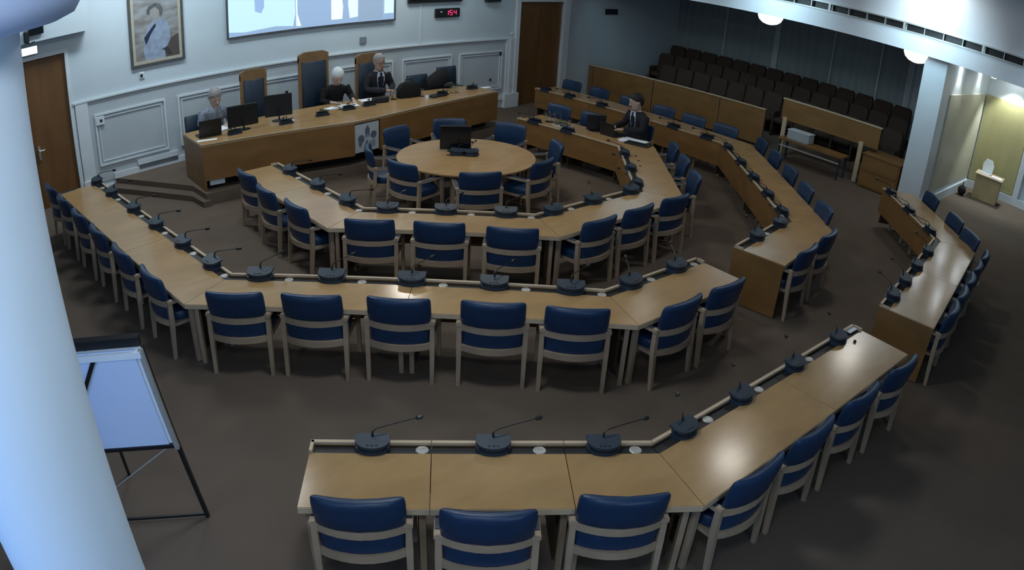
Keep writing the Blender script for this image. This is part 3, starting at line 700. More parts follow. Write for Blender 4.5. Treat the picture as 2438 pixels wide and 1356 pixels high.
t = empty('bag', (8.86, 12.22, TTZ), -.15, 'black bag standing on the right wing of the top table', 'bag')
MB().loft([[(x * a, y * a * .9, z) for x, y in ((-.23, -.09), (0, -.12), (.23, -.09), (.25, .05), (0, .12), (-.25, .05))] for z, a in ((0, .92), (.05, 1.05), (.18, 1.0), (.27, .78), (.31, .5))]).build('body', M['blackcloth'], t, smooth=True)
MB().tube([(-.1, 0, .29), (-.06, 0, .37), (.06, 0, .37), (.1, 0, .29)], .01, n=6).build('handle', M['blackcloth'], t)
t = empty('bag', (10.15, 12.55, TTZ), .3, 'low dark pouch at the back of the top table, right wing', 'bag')
MB().ball((0, 0, .055), .06, 14, 8, sc=(2.6, 1.5, .92)).build('body', M['blackcloth'], t, smooth=True)
MB().bar([(-.1, -.02, .108), (0, -.03, .115), (.1, -.02, .108)], .012, .006).build('zip', M['cord'], t)
t = MB().box((9.35, 11.93, TTZ + .018), (.40, .20, .035), rz=.15, bev=.01).build('folder', M['black']); tag(t, 'flat dark folder by the small glass jug on the top table', 'folder')

# ------------------------------------------------------------------ things on the inner row, gallery side
jug(10.48, 9.93, TZ, .22, .07, .5, 'glass water jug nearest the far end of the inner row')
jug(10.55, 9.74, TZ, .22, .07, 2.0, 'second glass water jug from the far end of the inner row')
t = empty('tray', (10.50, 9.55, TZ), .1, 'clear tray stacked with upturned glasses on the inner row', 'tray')
MB().box((0, 0, .008), (.26, .34, .016), bev=.006).build('base', M['steel'], t)
for i in range(2):
    for j in range(3): MB().lathe([(.036, .016), (.03, .11), (.026, .11), (.031, .02)], (-.055 + .11 * i, -.1 + .1 * j, 0), 12).build('drinking_glass', M['glass'], t, smooth=True)
monitor(10.78, 8.98, TZ, PI / 2 + .9, .36, .30, 'black screen on the inner row left of the seated young man', lift=.02)
t = papers(10.83, 8.12, TZ, .34, .46, .3, 'large white papers spread before the seated young man')
t = MB().box((10.72, 7.93, TZ + .012), (.22, .46, .024), rz=.25, bev=.006).build('folder', M['black']); tag(t, 'dark folder beside the white papers on the inner row', 'folder')
laptop(10.80, 8.62, TZ, PI / 2, .34, .24, 'thin dark laptop under the hands of the seated young man', tilt=1.7)
for x, y, w_ in ((10.05, 7.45, 'farthest'), (9.62, 7.02, 'nearest'), (9.86, 7.24, 'middle')):
    t = MB().lathe([(.020, 0), (.022, .006), (.014, .012), (.002, .012)], (x, y, TZ), 12).build('cable_port', M['black']); tag(t, w_ + ' of three small dark ports in the right corner run of the innermost row', 'port', 'small ports in the innermost row')
# cards on the near row's right end and a notice plate
t = MB().box((7.08, 2.18, TZ + .006), (.16, .085, .012), rz=-.05).build('name_card', M['paper']); tag(t, 'bright white card at the far right tip of the nearest desk row', 'card')
t = MB().lathe([(.016, 0), (.016, .02), (.002, .024)], (6.86, 2.03, TZ), 12).build('knob', M['black']); tag(t, 'small dark button on the tabletop near the right tip of the nearest desk row', 'button')
t = empty('floor_box', (4.80, 11.10, 0), .1, 'bright metal cable box on the carpet below the left wing', 'socket box')
MB().box((0, 0, .04), (.22, .10, .08), bev=.01).build('casing', M['metal'], t)
MB().tube([(.1, 0, .03), (.2, .05, .02), (.3, .0, .015)], .01, n=6).build('cable', M['paper'], t)

# ------------------------------------------------------------------ things on the front wall
def wall_mb(): return MB()
t = empty('framed_portrait', (4.34, YW, 2.96), 0, 'framed portrait of a woman in a pale gown with a dark sash', 'picture')
PWW, PHH = .53, .78
def ring(b, w_, h_, t_, y0, y1):
    b.span((-w_, y0, h_ - t_), (w_, y1, h_)); b.span((-w_, y0, -h_), (w_, y1, -h_ + t_)); b.span((-w_, y0, -h_ + t_), (-w_ + t_, y1, h_ - t_)); b.span((w_ - t_, y0, -h_ + t_), (w_, y1, h_ - t_)); return b
ring(MB(), PWW, PHH, .045, -.06, 0).build('frame', M['fdark'], t)
ring(MB(), PWW - .045, PHH - .045, .055, -.045, -.01).build('frame_liner', M['gold'], t)
MB().span((-PWW + .09, -.03, -PHH + .09), (PWW - .09, -.01, PHH - .09)).build('canvas', mat('canvas_ground', (.14, .125, .11, 1), .8, color2=(.27, .29, .30, 1), scale=4.5, stretch=(.6, 1, 1.6)), t)
def paint(name, polys, color, y, noise=.12, sc=14):
    b = MB()
    for p in polys: b.poly([(x, y, -.69 + (z + .69) * .80) for x, z in p])
    b.build(name, mat('paint_' + name, color, .8, noise=noise, scale=sc), t)
paint('painted_backdrop', [[(.0, -.69), (.44, -.69), (.44, -.15), (.25, -.25)], ], (.075, .06, .055, 1), -.0312)
paint('painted_gown', [[(-.24, -.69), (-.27, -.45), (-.22, -.1), (-.16, .12), (-.06, .22), (.08, .27), (.20, .20), (.26, -.0), (.27, -.25), (.20, -.42), (.14, -.5), (.16, -.69)]], (.26, .32, .42, 1), -.0318, noise=.25, sc=9)
paint('painted_neck', [[(-.07, .2), (.04, .24), (.09, .30), (.07, .40), (-.04, .38)]], (.25, .24, .23, 1), -.0324)
paint('painted_sash', [[(-.22, -.32), (-.245, -.14), (-.10, .06), (-.02, .16), (.0, .10), (-.10, -.06), (-.18, -.24)]], (.012, .02, .05, 1), -.0330)
paint('painted_face', [[(-.02 + .095 * math.cos(a), .42 + .13 * math.sin(a)) for a in [2 * PI * j / 16 for j in range(16)]]], (.27, .26, .25, 1), -.0330)
paint('painted_hair', [[(-.17, .40), (-.17, .50), (-.12, .60), (0, .64), (.10, .60), (.15, .48), (.13, .34), (.08, .30), (.07, .46), (.0, .55), (-.10, .50), (-.12, .40)]], (.10, .11, .12, 1), -.0336, noise=.4)
paint('painted_chair_arm', [[(.08, -.48), (.2, -.42), (.28, -.62), (.22, -.64), (.15, -.50)]], (.03, .035, .04, 1), -.0342)
# projection screen
t = empty('projection_screen', (7.70, YW - .05, 3.3), 0, 'wide projection screen with a pale projected picture', 'projection screen')
SW, SB, ST = 1.92, -.86, 1.3
M['proj'] = mat('projected_light', (.12, .14, .16, 1), .8, emit=((.40, .62, .98, 1), .62))
b = MB(); b.span((-SW - .03, -.02, SB - .035), (SW + .03, .02, SB)); b.span((-SW - .03, -.02, SB), (-SW, .02, ST)); b.span((SW, -.02, SB), (SW + .03, .02, ST)); b.build('screen_border', M['fdark'], t)
MB().span((-SW, -.005, SB), (SW, .005, ST)).build('projected_image', M['proj'], t)
MB().span((-SW - .1, -.08, ST), (SW + .1, .05, ST + .14)).build('screen_case', M['white'], t)
def lit(name, pts, col, st, y):
    b = MB(); b.poly([(x, y, z) for x, z in pts]); b.build(name, mat('light_' + name, (.12, .14, .16, 1), .8, emit=(col, st)), t)
lit('projected_window', [(-SW, SB + .10), (-SW + .35, SB + .06), (-.9, SB + .10), (-.52, SB + .06), (-.47, SB + .3), (-.50, ST), (-SW, ST)], (.62, .95, 1.0, 1), .88, -.006)
lit('projected_shape', [(-1.35, SB + .45), (-1.22, SB + .40), (-1.15, SB + .52), (-1.2, ST), (-1.4, ST)], (.35, .58, 1.0, 1), .72, -.007)
lit('projected_curtain', [(-.45, SB + .05), (-.34, SB + .04), (-.42, SB + .3), (-.44, ST), (-.48, ST)], (.8, 1.0, 1.0, 1), 1.0, -.008)
lit('projected_figure', [(.36, SB + .10), (.62, SB + .10), (.64, SB + .36), (.62, SB + .5), (.66, ST), (.34, ST)], (.85, 1.0, 1.0, 1), 1.0, -.007)
lit('projected_figure', [(.80, SB + .10), (1.0, SB + .12), (1.0, ST), (.78, ST), (.76, SB + .4)], (.80, .99, 1.0, 1), .95, -.007)
lit('projected_panel', [(1.02, SB + .02), (1.62, SB + .03), (1.62, ST), (1.02, ST)], (.38, .55, .80, 1), .6, -.0065)
lit('projected_strip', [(1.66, SB + .14), (1.90, SB + .14), (1.90, ST), (1.66, ST)], (.72, .97, 1.0, 1), .95, -.007)
# digital clock
t = empty('digital_clock', (11.10, YW, 2.505), 0, 'black digital wall clock with red figures', 'clock')
MB().box((0, -.03, 0), (.70, .06, .21), bev=.012).build('casing', M['black'], t)
SEG = {'1': 'bc', '5': 'acdfg', '4': 'bcfg'}
M['red'] = mat('lit_red_digit', (.3, .01, .05, 1), .5, emit=((1.0, .06, .22, 1), 1.0))
def digit(ch, cx, w_=.035, h_=.055):
    b = MB(); q = {'a': (0, h_, 1), 'g': (0, 0, 1), 'd': (0, -h_, 1), 'b': (w_, h_ / 2, 0), 'c': (w_, -h_ / 2, 0), 'f': (-w_, h_ / 2, 0), 'e': (-w_, -h_ / 2, 0)}
    for s_ in SEG[ch]:
        x, z, hz = q[s_]; b.box((cx + x, -.062, z), (.06, .004, .017) if hz else (.017, .004, .05))
    b.build('digit', M['red'], t)
digit('1', -.03); digit('5', .085); digit('4', .20)
for z_ in (.02, -.02): MB().box((.028, -.062, z_), (.014, .004, .014)).build('colon_dot', M['red'], t)
MB().lathe([(.026, 0), (.026, .012), (.018, .016), (.002, .016)], (-.2, -.062, .02), 14).build('sensor', M['paper'], t)
t = empty('wall_television', (10.74, YW, 3.23), 0, 'black wall television above the clock', 'television')
MB().box((0, -.05, 0), (1.52, .07, .92), bev=.015).build('casing', M['black'], t); MB().box((0, -.087, .01), (1.44, .004, .84)).build('screen', M['screenoff'], t)
t = empty('wall_speaker', (12.42, YW, 2.95), 0, 'small black wall speaker near the tall door', 'speaker'); MB().box((0, -.08, 0), (.44, .14, .42), bev=.02).build('casing', M['black'], t); MB().box((0, -.153, 0), (.38, .005, .36)).build('speaker_grille', M['mic2'], t)
t = empty('wall_television', (2.04, YW - .32, 3.30), 0, 'small black screen on the bulkhead over the left door', 'television')
MB().box((0, -.05, 0), (.27, .05, .19), bev=.01).build('casing', M['black'], t); MB().box((0, -.077, 0), (.24, .004, .16)).build('screen', M['screenoff'], t)
t = empty('wall_speaker', (1.86, YW - .32, 3.20), 0, 'little black speaker beside the small screen on the bulkhead', 'speaker'); MB().box((0, -.06, 0), (.09, .10, .20), bev=.015).build('casing', M['black'], t); MB().tube([(0, -.06, -.1), (.05, -.06, -.13), (.14, -.05, -.11)], .012, n=6).build('cable', M['black'], t)
t = empty('exit_sign', (1.93, YW - .02, 2.93), 0, 'lit white sign box above the left teak door', 'sign'); MB().box((0, -.05, 0), (.30, .08, .15), bev=.01).build('casing', M['white'], t); MB().box((0, -.092, 0), (.28, .004, .13)).build('lit_face', M['exit'], t)
def plate(name, x, z, w_, h_, label, cat, m_, part='cover', d=.03, extra=None, y0=YW):
    t = empty(name, (x, y0, z), 0, label, cat); MB().box((0, -d / 2, 0), (w_, d, h_), bev=.008).build(part, m_, t)
    if extra: MB().lathe([(extra, 0), (extra, .01), (extra * .6, .014), (.002, .014)], (0, 0, 0), 14).build('dial', M['mic2'], t); kids(t)[-1]
    return t
t = plate('wall_socket', 3.10, 1.36, .17, .16, 'white double socket box on the first dado panel', 'socket', M['white'], y0=YW - .015, d=.05)
MB().box((.02, -.052, 0), (.05, .006, .05)).build('switch', M['mic'], t)
t = plate('thermostat', 4.0, 2.02, .10, .12, 'small white thermostat below the portrait', 'thermostat', M['white']); MB().box((-.01, -.032, -.005), (.05, .006, .06)).build('display', M['mic2'], t)
plate('wall_panel_box', 8.86, 2.02, .16, .15, 'grey square plate under the projection screen', 'wall plate', mat('grey_plate', (.20, .23, .29, 1), .5, noise=.05, scale=10), part='cover')
plate('sensor_box', 12.80, 1.42, .09, .12, 'small grey sensor on the last dado panel', 'sensor', M['mic'], y0=YW - .015)
plate('sensor_box', 13.16, 1.90, .10, .08, 'small grey sensor above the right pilaster', 'sensor', M['white'])
plate('sensor_box', 12.5, .76, .06, .06, 'small round grey stud low on the last dado panel', 'sensor', M['mic'], y0=YW - .015)
plate('trunking', 10.36, 2.3, .03, .96, 'thin white vertical trunking left of the clock', 'trunking', M['white'], d=.02)
t = empty('wall_vent', (4.16, YW - .015, .35), 0, 'long white vent grille under the first dado panel', 'vent'); MB().box((0, -.02, .04), (.84, .04, .10)).build('casing', M['white'], t)
for i in range(3): MB().box((0, -.035, -.04 - .02 * i), (.80, .02, .008)).build('slat', M['fdark'], t)
t = empty('notice_board', (16.88, YW, 2.47), 0, 'small dark double sign on the gallery side wall', 'sign'); MB().box((-.13, -.02, 0), (.24, .03, .16)).build('board', M['mic2'], t); MB().box((.15, -.02, 0), (.24, .03, .16)).build('board', M['mic2'], t)

# ------------------------------------------------------------------ flip chart easel behind the pillar
t = empty('flipchart_easel', (.85, 4.6, 0), 0, 'flip chart easel with blank blue-white page beside the pillar', 'easel')
A, B_ = Vector((.26, 5.06, 0)), Vector((1.22, 4.50, 0))       # front feet
u = (B_ - A).normalized(); nrm = Vector((-u.y, u.x, 0))          # towards the top table
TL_, TR_ = Vector((.32, 4.72, 1.72)), Vector((.98, 4.30, 1.72))
def E(v): return v - Vector((.85, 4.6, 0))
Tb, Bb = .05, 1.0
def lerp(a, b, f): return a + (b - a) * f
# board corners: along the legs lines
bl, br = lerp(A, TL_, .50), lerp(B_, TR_, .50)
MB().bar([E(A), E(TL_)], .03, .03, up=(0, .1, 1)).build('leg', M['black'], t)
MB().bar([E(B_), E(TR_)], .03, .03, up=(0, .1, 1)).build('leg', M['black'], t)
rear = Vector((.95, 5.5, 0)) + nrm * .25
MB().bar([E(Vector((.85, 5.42, 0))), E(lerp(TL_, TR_, .5))], .025, .025, up=(0, .1, 1)).build('leg', M['black'], t)
MB().bar([E(lerp(A, TL_, .02)), E(lerp(B_, TR_, .02))], .02, .02).build('stretcher', M['black'], t)
MB().tube([E(lerp(A, TL_, .06)), E(br)], .006, n=6).build('stay', M['cord'], t)
up_ = (TR_ - br).normalized(); fr = -u.cross(up_).normalized()
if fr.y > 0: fr = -fr
def brd(o_, a0, a1, th, m_, nm, f0):
    c = [bl + u * 0 , br, TR_, TL_]
    return
q = [bl, br, TR_, TL_]
f_ = fr
b = MB().hexa([E(p + f_ * k) for k in (.0,) for p in (q[0], q[1], q[1] + f_ * .02, q[0] + f_ * .02)] + [E(p) for p in (q[3], q[2], q[2] + f_ * .02, q[3] + f_ * .02)]); b.build('board', M['paper'], t)
ins = lambda p, c, s: p + (c - p) * s
cen = (q[0] + q[1] + q[2] + q[3]) / 4
pg = [q[0] + u * .02, q[1] - u * .05, q[2] - u * .05, q[3] + u * .02]
b = MB().hexa([E(p) for p in (pg[0] + f_ * .022, pg[1] + f_ * .022, pg[1] + f_ * .032, pg[0] + f_ * .032, pg[3] + f_ * .022, pg[2] + f_ * .022, pg[2] + f_ * .032, pg[3] + f_ * .032)]); b.build('page_pad', M['page'], t)
MB().bar([E(q[3] + f_ * .04 - up_ * .03), E(q[2] + f_ * .04 - up_ * .03)], .03, .05, up=tuple(up_)).build('page_clamp', M['paper'], t)
MB().bar([E(q[3] - f_ * .02 + up_ * .04), E(q[2] - f_ * .02 + up_ * .04)], .05, .07, up=tuple(up_)).build('top_bar', M['black'], t)
MB().bar([E(q[0] + f_ * .03 - up_ * .01), E(q[1] + f_ * .03 - up_ * .01)], .03, .03, up=tuple(up_)).build('pen_tray', M['black'], t)
MB().bar([E(lerp(q[3], q[2], .56) + f_ * .045 - up_ * .05), E(lerp(q[0], q[1], .16) + f_ * .045 + up_ * .1)], .030, .012, up=tuple(f_)).build('strap', M['black'], t)
MB().bar([E(q[1] + f_ * .03 - up_ * .04), E(q[2] + f_ * .03 - up_ * .0)], .03, .035, up=tuple(f_)).build('side_strip', M['cord'], t)

# ------------------------------------------------------------------ gallery: partition, seats, table, lectern
PX = 16.1
t = empty('gallery_partition', (PX, 11.3, 0), 0, 'long low wooden partition in front of the gallery seats', 'partition')
for k, (y0, y1) in enumerate(((14.4 - .55, 13.72), (13.68, 11.66), (11.62, 9.62), (9.58, 8.32))):
    MB().span((PX, min(y0, y1) , .06), (PX + .04, max(y0, y1), .93), ).build('panel', M['panel'], t, origin=(PX, 11.3, 0))
    MB().span((PX - .01, y1 - .02, 0), (PX + .06, y1 + .02, .95)).build('post', M['throne'], t, origin=(PX, 11.3, 0))
MB().span((PX - .015, 8.30, .93), (PX + .06, 13.85, .955)).build('top_rail', M['edge'], t, origin=(PX, 11.3, 0))
t = empty('gallery_partition', (16.0, 6.6, 0), 0, 'short raised wooden partition left of the white pier', 'partition')
O = (16.0, 6.6, 0)
MB().span((16.0, 5.36, .86), (16.04, 7.82, 1.34)).build('panel', M['panel'], t, origin=O); MB().span((15.99, 5.34, 1.34), (16.06, 7.84, 1.37)).build('top_rail', M['edge'], t, origin=O)
for y in (5.75, 7.7): MB().span((15.95, y - .05, 0), (16.0, y + .05, .93)).build('post', M['edge'], t, origin=O)
t = empty('side_table', (15.7, 6.75, 0), 0, 'dark side table with a metal bar below the raised partition', 'table'); O = (15.7, 6.75, 0)
MB().span((15.45, 5.95, .50), (15.93, 7.55, .54)).build('tabletop', M['panel'], t, origin=O)
for x in (15.5, 15.88):
    for y in (6.0, 7.5): MB().span((x - .02, y - .02, 0), (x + .02, y + .02, .5)).build('leg', M['mic'], t, origin=O)
MB().span((15.47, 6.0, .36), (15.50, 7.5, .39)).build('front_bar', M['steel'], t, origin=O)
t = empty('storage_box', (15.72, 7.12, .54), 0, 'pale plastic box on the side table below the raised partition', 'box')
MB().box((0, 0, .10), (.30, .56, .20), bev=.02).build('body', mat('pale_plastic', (.36, .42, .44, 1), .5, noise=.05, scale=8), t); MB().box((0, 0, .212), (.32, .58, .024), bev=.01).build('lid', mat('pale_lid', (.46, .52, .54, 1), .5, noise=.05, scale=8), t)
t = empty('low_cabinet', (16.1, 5.10, 0), 0, 'low wooden cabinet between the raised partition and the white pier', 'cabinet'); O = (16.1, 5.1, 0)
MB().span((15.72, 4.66, .02), (16.5, 5.56, .74)).build('body', M['panel'], t, origin=O); MB().span((15.70, 4.64, .74), (16.52, 5.58, .77)).build('top', M['panel'], t, origin=O)
MB().span((15.705, 4.70, .40), (15.72, 5.52, .70)).build('drawer', M['panel'], t, origin=O); MB().span((15.705, 4.70, .06), (15.72, 5.52, .37)).build('door', M['panel'], t, origin=O)
# tiered seats
for k, x in enumerate((17.45, 18.35, 19.25)):
    structure(MB().span((x - .42, 4.62, 0), (XB, YW, .15 + .19 * k)).build('floor_tier', M['carpet']), 'carpeted gallery tier')
st = empty('gallery_seat', (0, 0, 0), 0, '', 'seat')
MB().loft([[(x, y, z) for x, y in ((-.25, -.05), (.25, -.05), (.25, .05), (-.25, .05))] for z in (.40,)] + [[(x, y - .03, .62) for x, y in ((-.26, -.06), (.26, -.06), (.26, .06), (-.26, .06))]] + [[(x, y - .07, .95) for x, y in ((-.25, -.05), (.25, -.05), (.25, .05), (-.25, .05))]] + [[(x * .8, y * .8 - .08, 1.02) for x, y in ((-.25, -.05), (.25, -.05), (.25, .05), (-.25, .05))]]).build('backrest', M['seat'], st)
MB().box((0, .22, .42), (.48, .44, .12), bev=.04).build('seat', M['seat'], st)
for s_ in (-1, 1): MB().box((s_ * .262, .2, .32), (.03, .42, .62), bev=.01).build('armrest', M['under'], st)
ST_ = register(st)
ROWN = ['front', 'middle', 'back']
ORDS = 'first second third fourth fifth sixth seventh eighth ninth tenth eleventh twelfth thirteenth fourteenth fifteenth'.split()
for k, x in enumerate((17.45, 18.35, 19.25)):
    n_ = 15
    for i in range(n_):
        y = (5.55, 5.75, 6.0)[k] + i * .55
        if i == 14: continue
        if k == 0 and i > 12: continue
        place(ST_, (x, y, .15 + .19 * k), PI / 2, 'dark brown gallery seat, %s from the pier in the %s row' % (ORDS[i], ROWN[k]), 'brown gallery seats')
# lectern in the alcove
t = empty('lectern', (19.25, 3.35, 0), 0, 'pale wooden lectern in the alcove corner', 'lectern'); O = (19.25, 3.35, 0)
MB().prism([(18.95, 3.62), (19.02, 2.98), (19.55, 3.03), (19.50, 3.68)], 0.01, .62).build('body', mat('lectern_veneer', (.40, .30, .16, 1), .5, noise=.15, scale=3), t, origin=O)
MB().prism([(18.91, 3.66), (18.98, 2.94), (19.60, 2.99), (19.54, 3.72)], .62, .65).build('top', M['edge'], t, origin=O)
t = empty('display_board', (19.35, 3.45, .65), -.3, 'small white rounded board leaning on the lectern top', 'board')
MB().loft([[(.0 + .0, x, z) for x, z in ((-.14, 0), (.14, 0), (.16, .22), (.08, .36), (-.08, .36), (-.16, .22))], [(.02, x, z) for x, z in ((-.14, 0), (.14, 0), (.16, .22), (.08, .36), (-.08, .36), (-.16, .22))]]).build('board', M['paper'], t)
MB().box((-.05, 0, .008), (.14, .3, .016)).build('stand', M['paper'], t)
t = papers(19.2, 3.15, .65, .2, .25, .2, 'white papers at the front of the lectern top')
t = empty('alcove_bag', (18.75, 3.85, 0), .3, 'dark bag on the floor left of the lectern', 'bag')
MB().ball((0, 0, .13), .14, 14, 8, sc=(1.1, .8, .93)).build('body', M['blackcloth'], t, smooth=True); MB().tube([(-.08, 0, .22), (0, 0, .34), (.08, 0, .22)], .012, n=6).build('handle', M['blackcloth'], t)

# ------------------------------------------------------------------ people
def evaluated(ob, name, mats, loc=None):
    dg = bpy.context.evaluated_depsgraph_get(); dg.update()
    me = bpy.data.meshes.new_from_object(ob.evaluated_get(dg)); me.name = name
    me.materials.clear()
    for m_ in mats: me.materials.append(m_)
    me.polygons.foreach_set('use_smooth', [True] * len(me.polygons))
    bpy.data.objects.remove(ob, do_unlink=True)
    o = bpy.data.objects.new(name, me); COL.objects.link(o); return o
def fuse(b, name, m_, parent, vox=.012, smooth=3):
    bmesh.ops.recalc_face_normals(b.bm, faces=b.bm.faces)
    me = bpy.data.meshes.new('tmp'); b.bm.to_mesh(me); b.bm.free()
    o = bpy.data.objects.new('tmp', me); COL.objects.link(o)
    r = o.modifiers.new('r', 'REMESH'); r.mode = 'VOXEL'; r.voxel_size = vox
    s = o.modifiers.new('s', 'SMOOTH'); s.factor = .5; s.iterations = smooth
    o = evaluated(o, name, [m_]); o.parent = parent; return o
def ell(c, rx, ry, n=20, tilt=0.0):
    return [(c[0] + rx * math.cos(2 * PI * j / n), c[1] + ry * math.sin(2 * PI * j / n), c[2] + tilt * ry * math.sin(2 * PI * j / n)) for j in range(n)]
def person(x, y, rz, floor_z, seat_z, s, hs, zf, label, lean, arms, head_pitch, top_m, skin, hair_m, hair, trousers, extra=None, head_yaw=0.0, sleeves=1.0):
    pz = seat_z + .10 * s
    root = empty('person', (x, y, floor_z), rz, label, 'person')
    Z = lambda v: (v[0] * s, v[1] * s, v[2] * s * (zf if v[2] > 0 else 1) + pz - floor_z)
    sp = lambda h, f=1.0: (0, lean * h * h * f, h)           # spine curve
    chest = sp(.48); neck = sp(.56); 
    hc = Vector((0, neck[1] + .05, .705))
    foot = (floor_z - pz) / s
    def torso(b, g, top=.50):
        rings = []
        for h, rx, ry in ((-.10, .15, .11), (0, .175, .13), (.12, .15, .115), (.24, .155, .115), (.36, .175, .12), (.44, .185, .11), (.50, .15, .085), (.54, .08, .065)):
            c = sp(max(h, 0)); rings.append([Z(p) for p in ell((0, c[1], h), rx + g, ry + g)])
        return b.loft(rings)
    sh = lambda sg: Vector((sg * .185, chest[1], .475))
    def arm(b, sg, g, frac=1.0, hand=False):
        e, w_ = arms[0 if sg < 0 else 1]
        e, w_ = Vector(e), Vector(w_)
        pts = [sh(sg) * 1.0, sh(sg).lerp(e, .5), e, e.lerp(w_, .5 * frac), e.lerp(w_, frac)]
        rr = [.062, .052, .043, .038, .031]
        b.tube([Z(p) for p in pts], [(r + g) * s for r in rr], n=12)
        if hand:
            d = (w_ - e).normalized(); side = Vector((d.y, -d.x, 0)).normalized() if abs(d.z) < .95 else Vector((1, 0, 0))
            up = side.cross(d).normalized()
            palm = w_ + d * .045
            b.ball(Z(palm), 1, 12, 8, sc=(.040 * s, .050 * s, .018 * s), rot=Matrix((side, d, up)).transposed())
            for k in range(4):
                r0 = palm + side * (-.027 + .018 * k) + d * .03; ln = (.060, .070, .066, .052)[k]
                b.tube([Z(r0), Z(r0 + d * ln * .5 + up * .0), Z(r0 + d * ln * .85 - up * .018 * (1 if up.z > 0 else -1)), Z(r0 + d * ln - up * .032 * (1 if up.z > 0 else -1))], [.0092 * s, .0088 * s, .008 * s, .007 * s], n=8)
            r0 = palm - d * .02 + side * (-.03 * sg)
            b.tube([Z(r0), Z(r0 - side * sg * .025 + d * .025), Z(r0 - side * sg * .032 + d * .052)], [.011 * s, .010 * s, .008 * s], n=8)
    def legs(b, g, hem=1.0):
        for sg in (-1, 1):
            hip = Vector((sg * .09, .0, -.01)); kn = Vector((sg * .12, .42, .02)); an = Vector((sg * .12, .40, foot + .09))
            b.tube([Z(hip), Z(hip.lerp(kn, .5)), Z(kn), Z(kn.lerp(an, .35)), Z(kn.lerp(an, hem))], [(r + g) * s for r in (.088, .076, .058, .054, .042)], n=12)
    b = MB(); torso(b, -.012)
    b.tube([Z((0, neck[1] - .0, .50)), Z((0, neck[1] + .01, .58)), Z((hc.x, hc.y - .02, .66))], [.055 * s, .050 * s, .052 * s], n=12)
    rot = Euler((-head_pitch, 0, head_yaw)).to_matrix()
    hz = Vector(Z(hc))
    S0 = s; HP = lambda v: hz + rot @ (Vector(v) * hs)
    rings = []
    for z, rx, ry, yo in ((-.118, .030, .034, .035), (-.105, .044, .052, .028), (-.075, .056, .074, .012), (-.03, .067, .086, .002), (.02, .073, .094, -.003), (.065, .071, .092, -.006), (.10, .055, .072, -.008), (.122, .025, .035, -.008)):
        rings.append([HP(p) for p in ell((0, yo, z), rx, ry)])
    b.loft(rings)
    b.tube([HP((0, .085, .015)), HP((0, .105, -.015)), HP((0, .103, -.03))], [.009 * hs, .013 * hs, .012 * hs], n=8)
    for sg in (-1, 1): b.ball(HP((sg * .073, -.008, -.008)), 1, 8, 6, sc=(.011 * hs, .018 * hs, .030 * hs))
    for sg in (-1, 1): arm(b, sg, -.006, hand=True)
    legs(b, -.01)
    for sg in (-1, 1):
        b.tube([Z((sg * .12, .37, foot + .06)), Z((sg * .125, .47, foot + .045)), Z((sg * .13, .56, foot + .035))], [.042 * s, .040 * s, .030 * s], n=10)
    fuse(b, 'body', skin, root, vox=.0095 * s)
    b = MB(); torso(b, .014)
    for sg in (-1, 1): arm(b, sg, .014, frac=sleeves)
    fuse(b, 'top_garment', top_m, root, vox=.013 * s, smooth=4)
    b = MB(); legs(b, .014, hem=.97)
    b.loft([[Z(p) for p in ell((0, .0, h), rx, ry)] for h, rx, ry in ((-.12, .15, .12), (-.05, .185, .145), (.03, .182, .14), (.06, .17, .125))])
    fuse(b, 'trousers', trousers, root, vox=.016 * s)
    for sg in (-1, 1):
        b = MB()
        b.loft([[Z((p[0], p[1], p[2])) for p in ell((sg * .127, .46, foot + h), rx, ry, 14)] for h, rx, ry in ((.0, .045, .13), (.02, .050, .135), (.05, .045, .12), (.085, .04, .06))])
        b.build('shoe', M['black'], root, smooth=True)
    # hair
    b = MB()
    if hair == 'short': R_ = ((.02, .0765, .088, -.022), (.06, .079, .098, -.014), (.10, .064, .082, -.012), (.128, .035, .045, -.010), (.133, .01, .01, -.010)); 
    else: R_ = ((-.045, .074, .062, -.046), (-.02, .083, .075, -.035), (.03, .088, .092, -.022), (.07, .086, .100, -.014), (.11, .068, .084, -.012), (.138, .035, .045, -.010), (.143, .01, .01, -.010))
    b.loft([[HP(p) for p in ell((0, yo, z), rx, ry)] for z, rx, ry, yo in R_])
    b.ball(HP((0, -.05, .0)), 1, 14, 10, sc=(.07 * hs, .058 * hs, .085 * hs))
    for sg in (-1, 1): b.ball(HP((sg * .055, -.025, .035)), 1, 10, 8, sc=(.026 * hs, .05 * hs, (.045 if hair == 'short' else .075) * hs))
    fuse(b, 'hair', hair_m, root, vox=.0095 * hs, smooth=2)
    for sg in (-1, 1): MB().ball(HP((sg * .028, .078, .012)), 1, 8, 6, sc=(.011 * hs, .008 * hs, .006 * hs)).build('eye', M['black'], root)
    MB().ball(HP((0, .081, -.058)), 1, 8, 6, sc=(.022 * hs, .008 * hs, .005 * hs)).build('mouth', mat('lip_tone', (.22, .08, .07, 1), .5, noise=.1, scale=20), root)
    if extra: extra(root, Z, HP, sp, s)
    return root
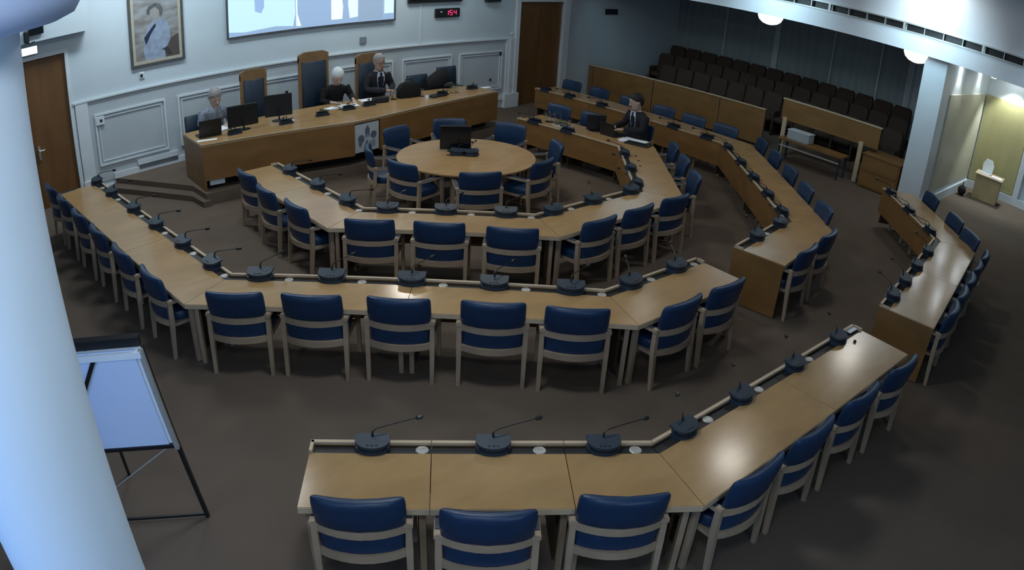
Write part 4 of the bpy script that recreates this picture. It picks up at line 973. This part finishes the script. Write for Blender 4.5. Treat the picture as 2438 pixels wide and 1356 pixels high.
def suit_extra(lanyard, specs):
    def f(root, Z, HP, sp, s):
        y = lambda h, o_: sp(h)[1] + o_
        b = MB(); b.loft([[Z((-w_, y(h, .125 + (0 if h < .45 else -.012 * (h - .42) / .02 * .4)), h)), Z((w_, y(h, .125 + (0 if h < .45 else -.012 * (h - .42) / .02 * .4)), h)), Z((w_ * .8, y(h, .095), h)), Z((-w_ * .8, y(h, .095), h))] for h, w_ in ((.10, .022), (.25, .048), (.38, .072), (.48, .072), (.535, .055))])
        b.build('shirt_front', M['shirt'], root)
        b = MB(); b.loft([[Z((-w_, y(h, o_), h)), Z((w_, y(h, o_), h)), Z((w_, y(h, o_ - .012), h)), Z((-w_, y(h, o_ - .012), h))] for h, w_, o_ in ((.14, .006, .138), (.20, .024, .142), (.40, .016, .142), (.47, .013, .130), (.50, .020, .122), (.525, .020, .105))])
        b.build('tie', M['tie'], root)
        b = MB()
        for sg in (-1, 1): b.loft([[Z((sg * (.045), y(.53, .02), .555)), Z((sg * .062, y(.53, -.01), .55)), Z((sg * .058, y(.53, .0), .52)), Z((sg * .04, y(.53, .05), .52))], [Z((sg * .02, y(.5, .088), .535)), Z((sg * .045, y(.5, .09), .52)), Z((sg * .04, y(.5, .10), .50)), Z((sg * .02, y(.5, .10), .515))]])
        b.build('collar', M['shirt'], root)
        if lanyard:
            b = MB(); b.tube([Z((-.055, y(.5, .07), .52)), Z((-.03, y(.36, .145), .36)), Z((-.025, y(.24, .150), .24))], .005 * s, n=6); b.tube([Z((.055, y(.5, .07), .52)), Z((-.005, y(.36, .150), .36)), Z((-.025, y(.24, .150), .24))], .005 * s, n=6)
            b.build('lanyard', M['tie'], root)
            MB().box(Z((-.025, y(.2, .150), .20)), (.055 * s, .01, .075 * s)).build('badge', M['paper'], root)
        if specs:
            b = MB()
            for sg in (-1, 1): b.tube([HP((sg * .030 + .024 * math.cos(a), .094, .012 + .017 * math.sin(a))) for a in [2 * PI * j / 12 for j in range(13)]], .0025 * s, n=5)
            for sg in (-1, 1): b.tube([HP((sg * .054, .092, .016)), HP((sg * .076, .03, .012)), HP((sg * .076, -.01, .008))], .0025 * s, n=5)
            b.tube([HP((-.006, .096, .014)), HP((.006, .096, .014))], .0025 * s, n=5)
            b.build('spectacles', M['black'], root)
    return f
# local frame: faces +Y. arms: (left elbow, left wrist), (right elbow, right wrist) relative to the hips
person(5.02, 12.99, PI, DZ, DZ + .50, 1.16, 1.42, .84, 'seated grey-haired woman in a blue patterned blouse at the left of the top table', .34, (((-.25, .10, .23), (-.10, .36, .22)), ((.25, .10, .23), (.12, .36, .22))), .45, M['blouse'], M['skin2'], M['greyhair'], 'long', M['blackcloth'], sleeves=.45)
person(7.60, 13.02, PI - .15, DZ, DZ + .50, 1.16, 1.42, .84, 'seated white-haired woman in black, looking down and reaching across papers', .5, (((-.27, .16, .26), (-.20, .44, .22)), ((.25, .14, .22), (.10, .40, .21))), .65, M['blackcloth'], M['skin2'], M['whitehair'], 'long', M['blackcloth'], sleeves=.6)
person(8.56, 12.95, PI + .05, DZ, DZ + .53, 1.26, 1.40, .93, 'seated grey-bearded man in a dark suit with spectacles and a lanyard', .14, (((-.26, .10, .24), (-.06, .34, .22)), ((.26, .10, .24), (.05, .35, .24))), .25, M['suit'], M['skin'], M['greyhair'], 'short', M['suit'], extra=suit_extra(True, True))
person(11.36, 8.40, PI / 2 - .30, 0, .50, 1.18, 1.36, .90, 'seated dark-haired young man in a black suit on the inner row', .22, (((-.25, .14, .25), (-.12, .40, .24)), ((.25, .14, .25), (.10, .42, .24))), .35, M['suit'], M['skin2'], M['darkhair'], 'short', M['suit'], extra=suit_extra(False, False), head_yaw=-.35)
# beard of the suited man
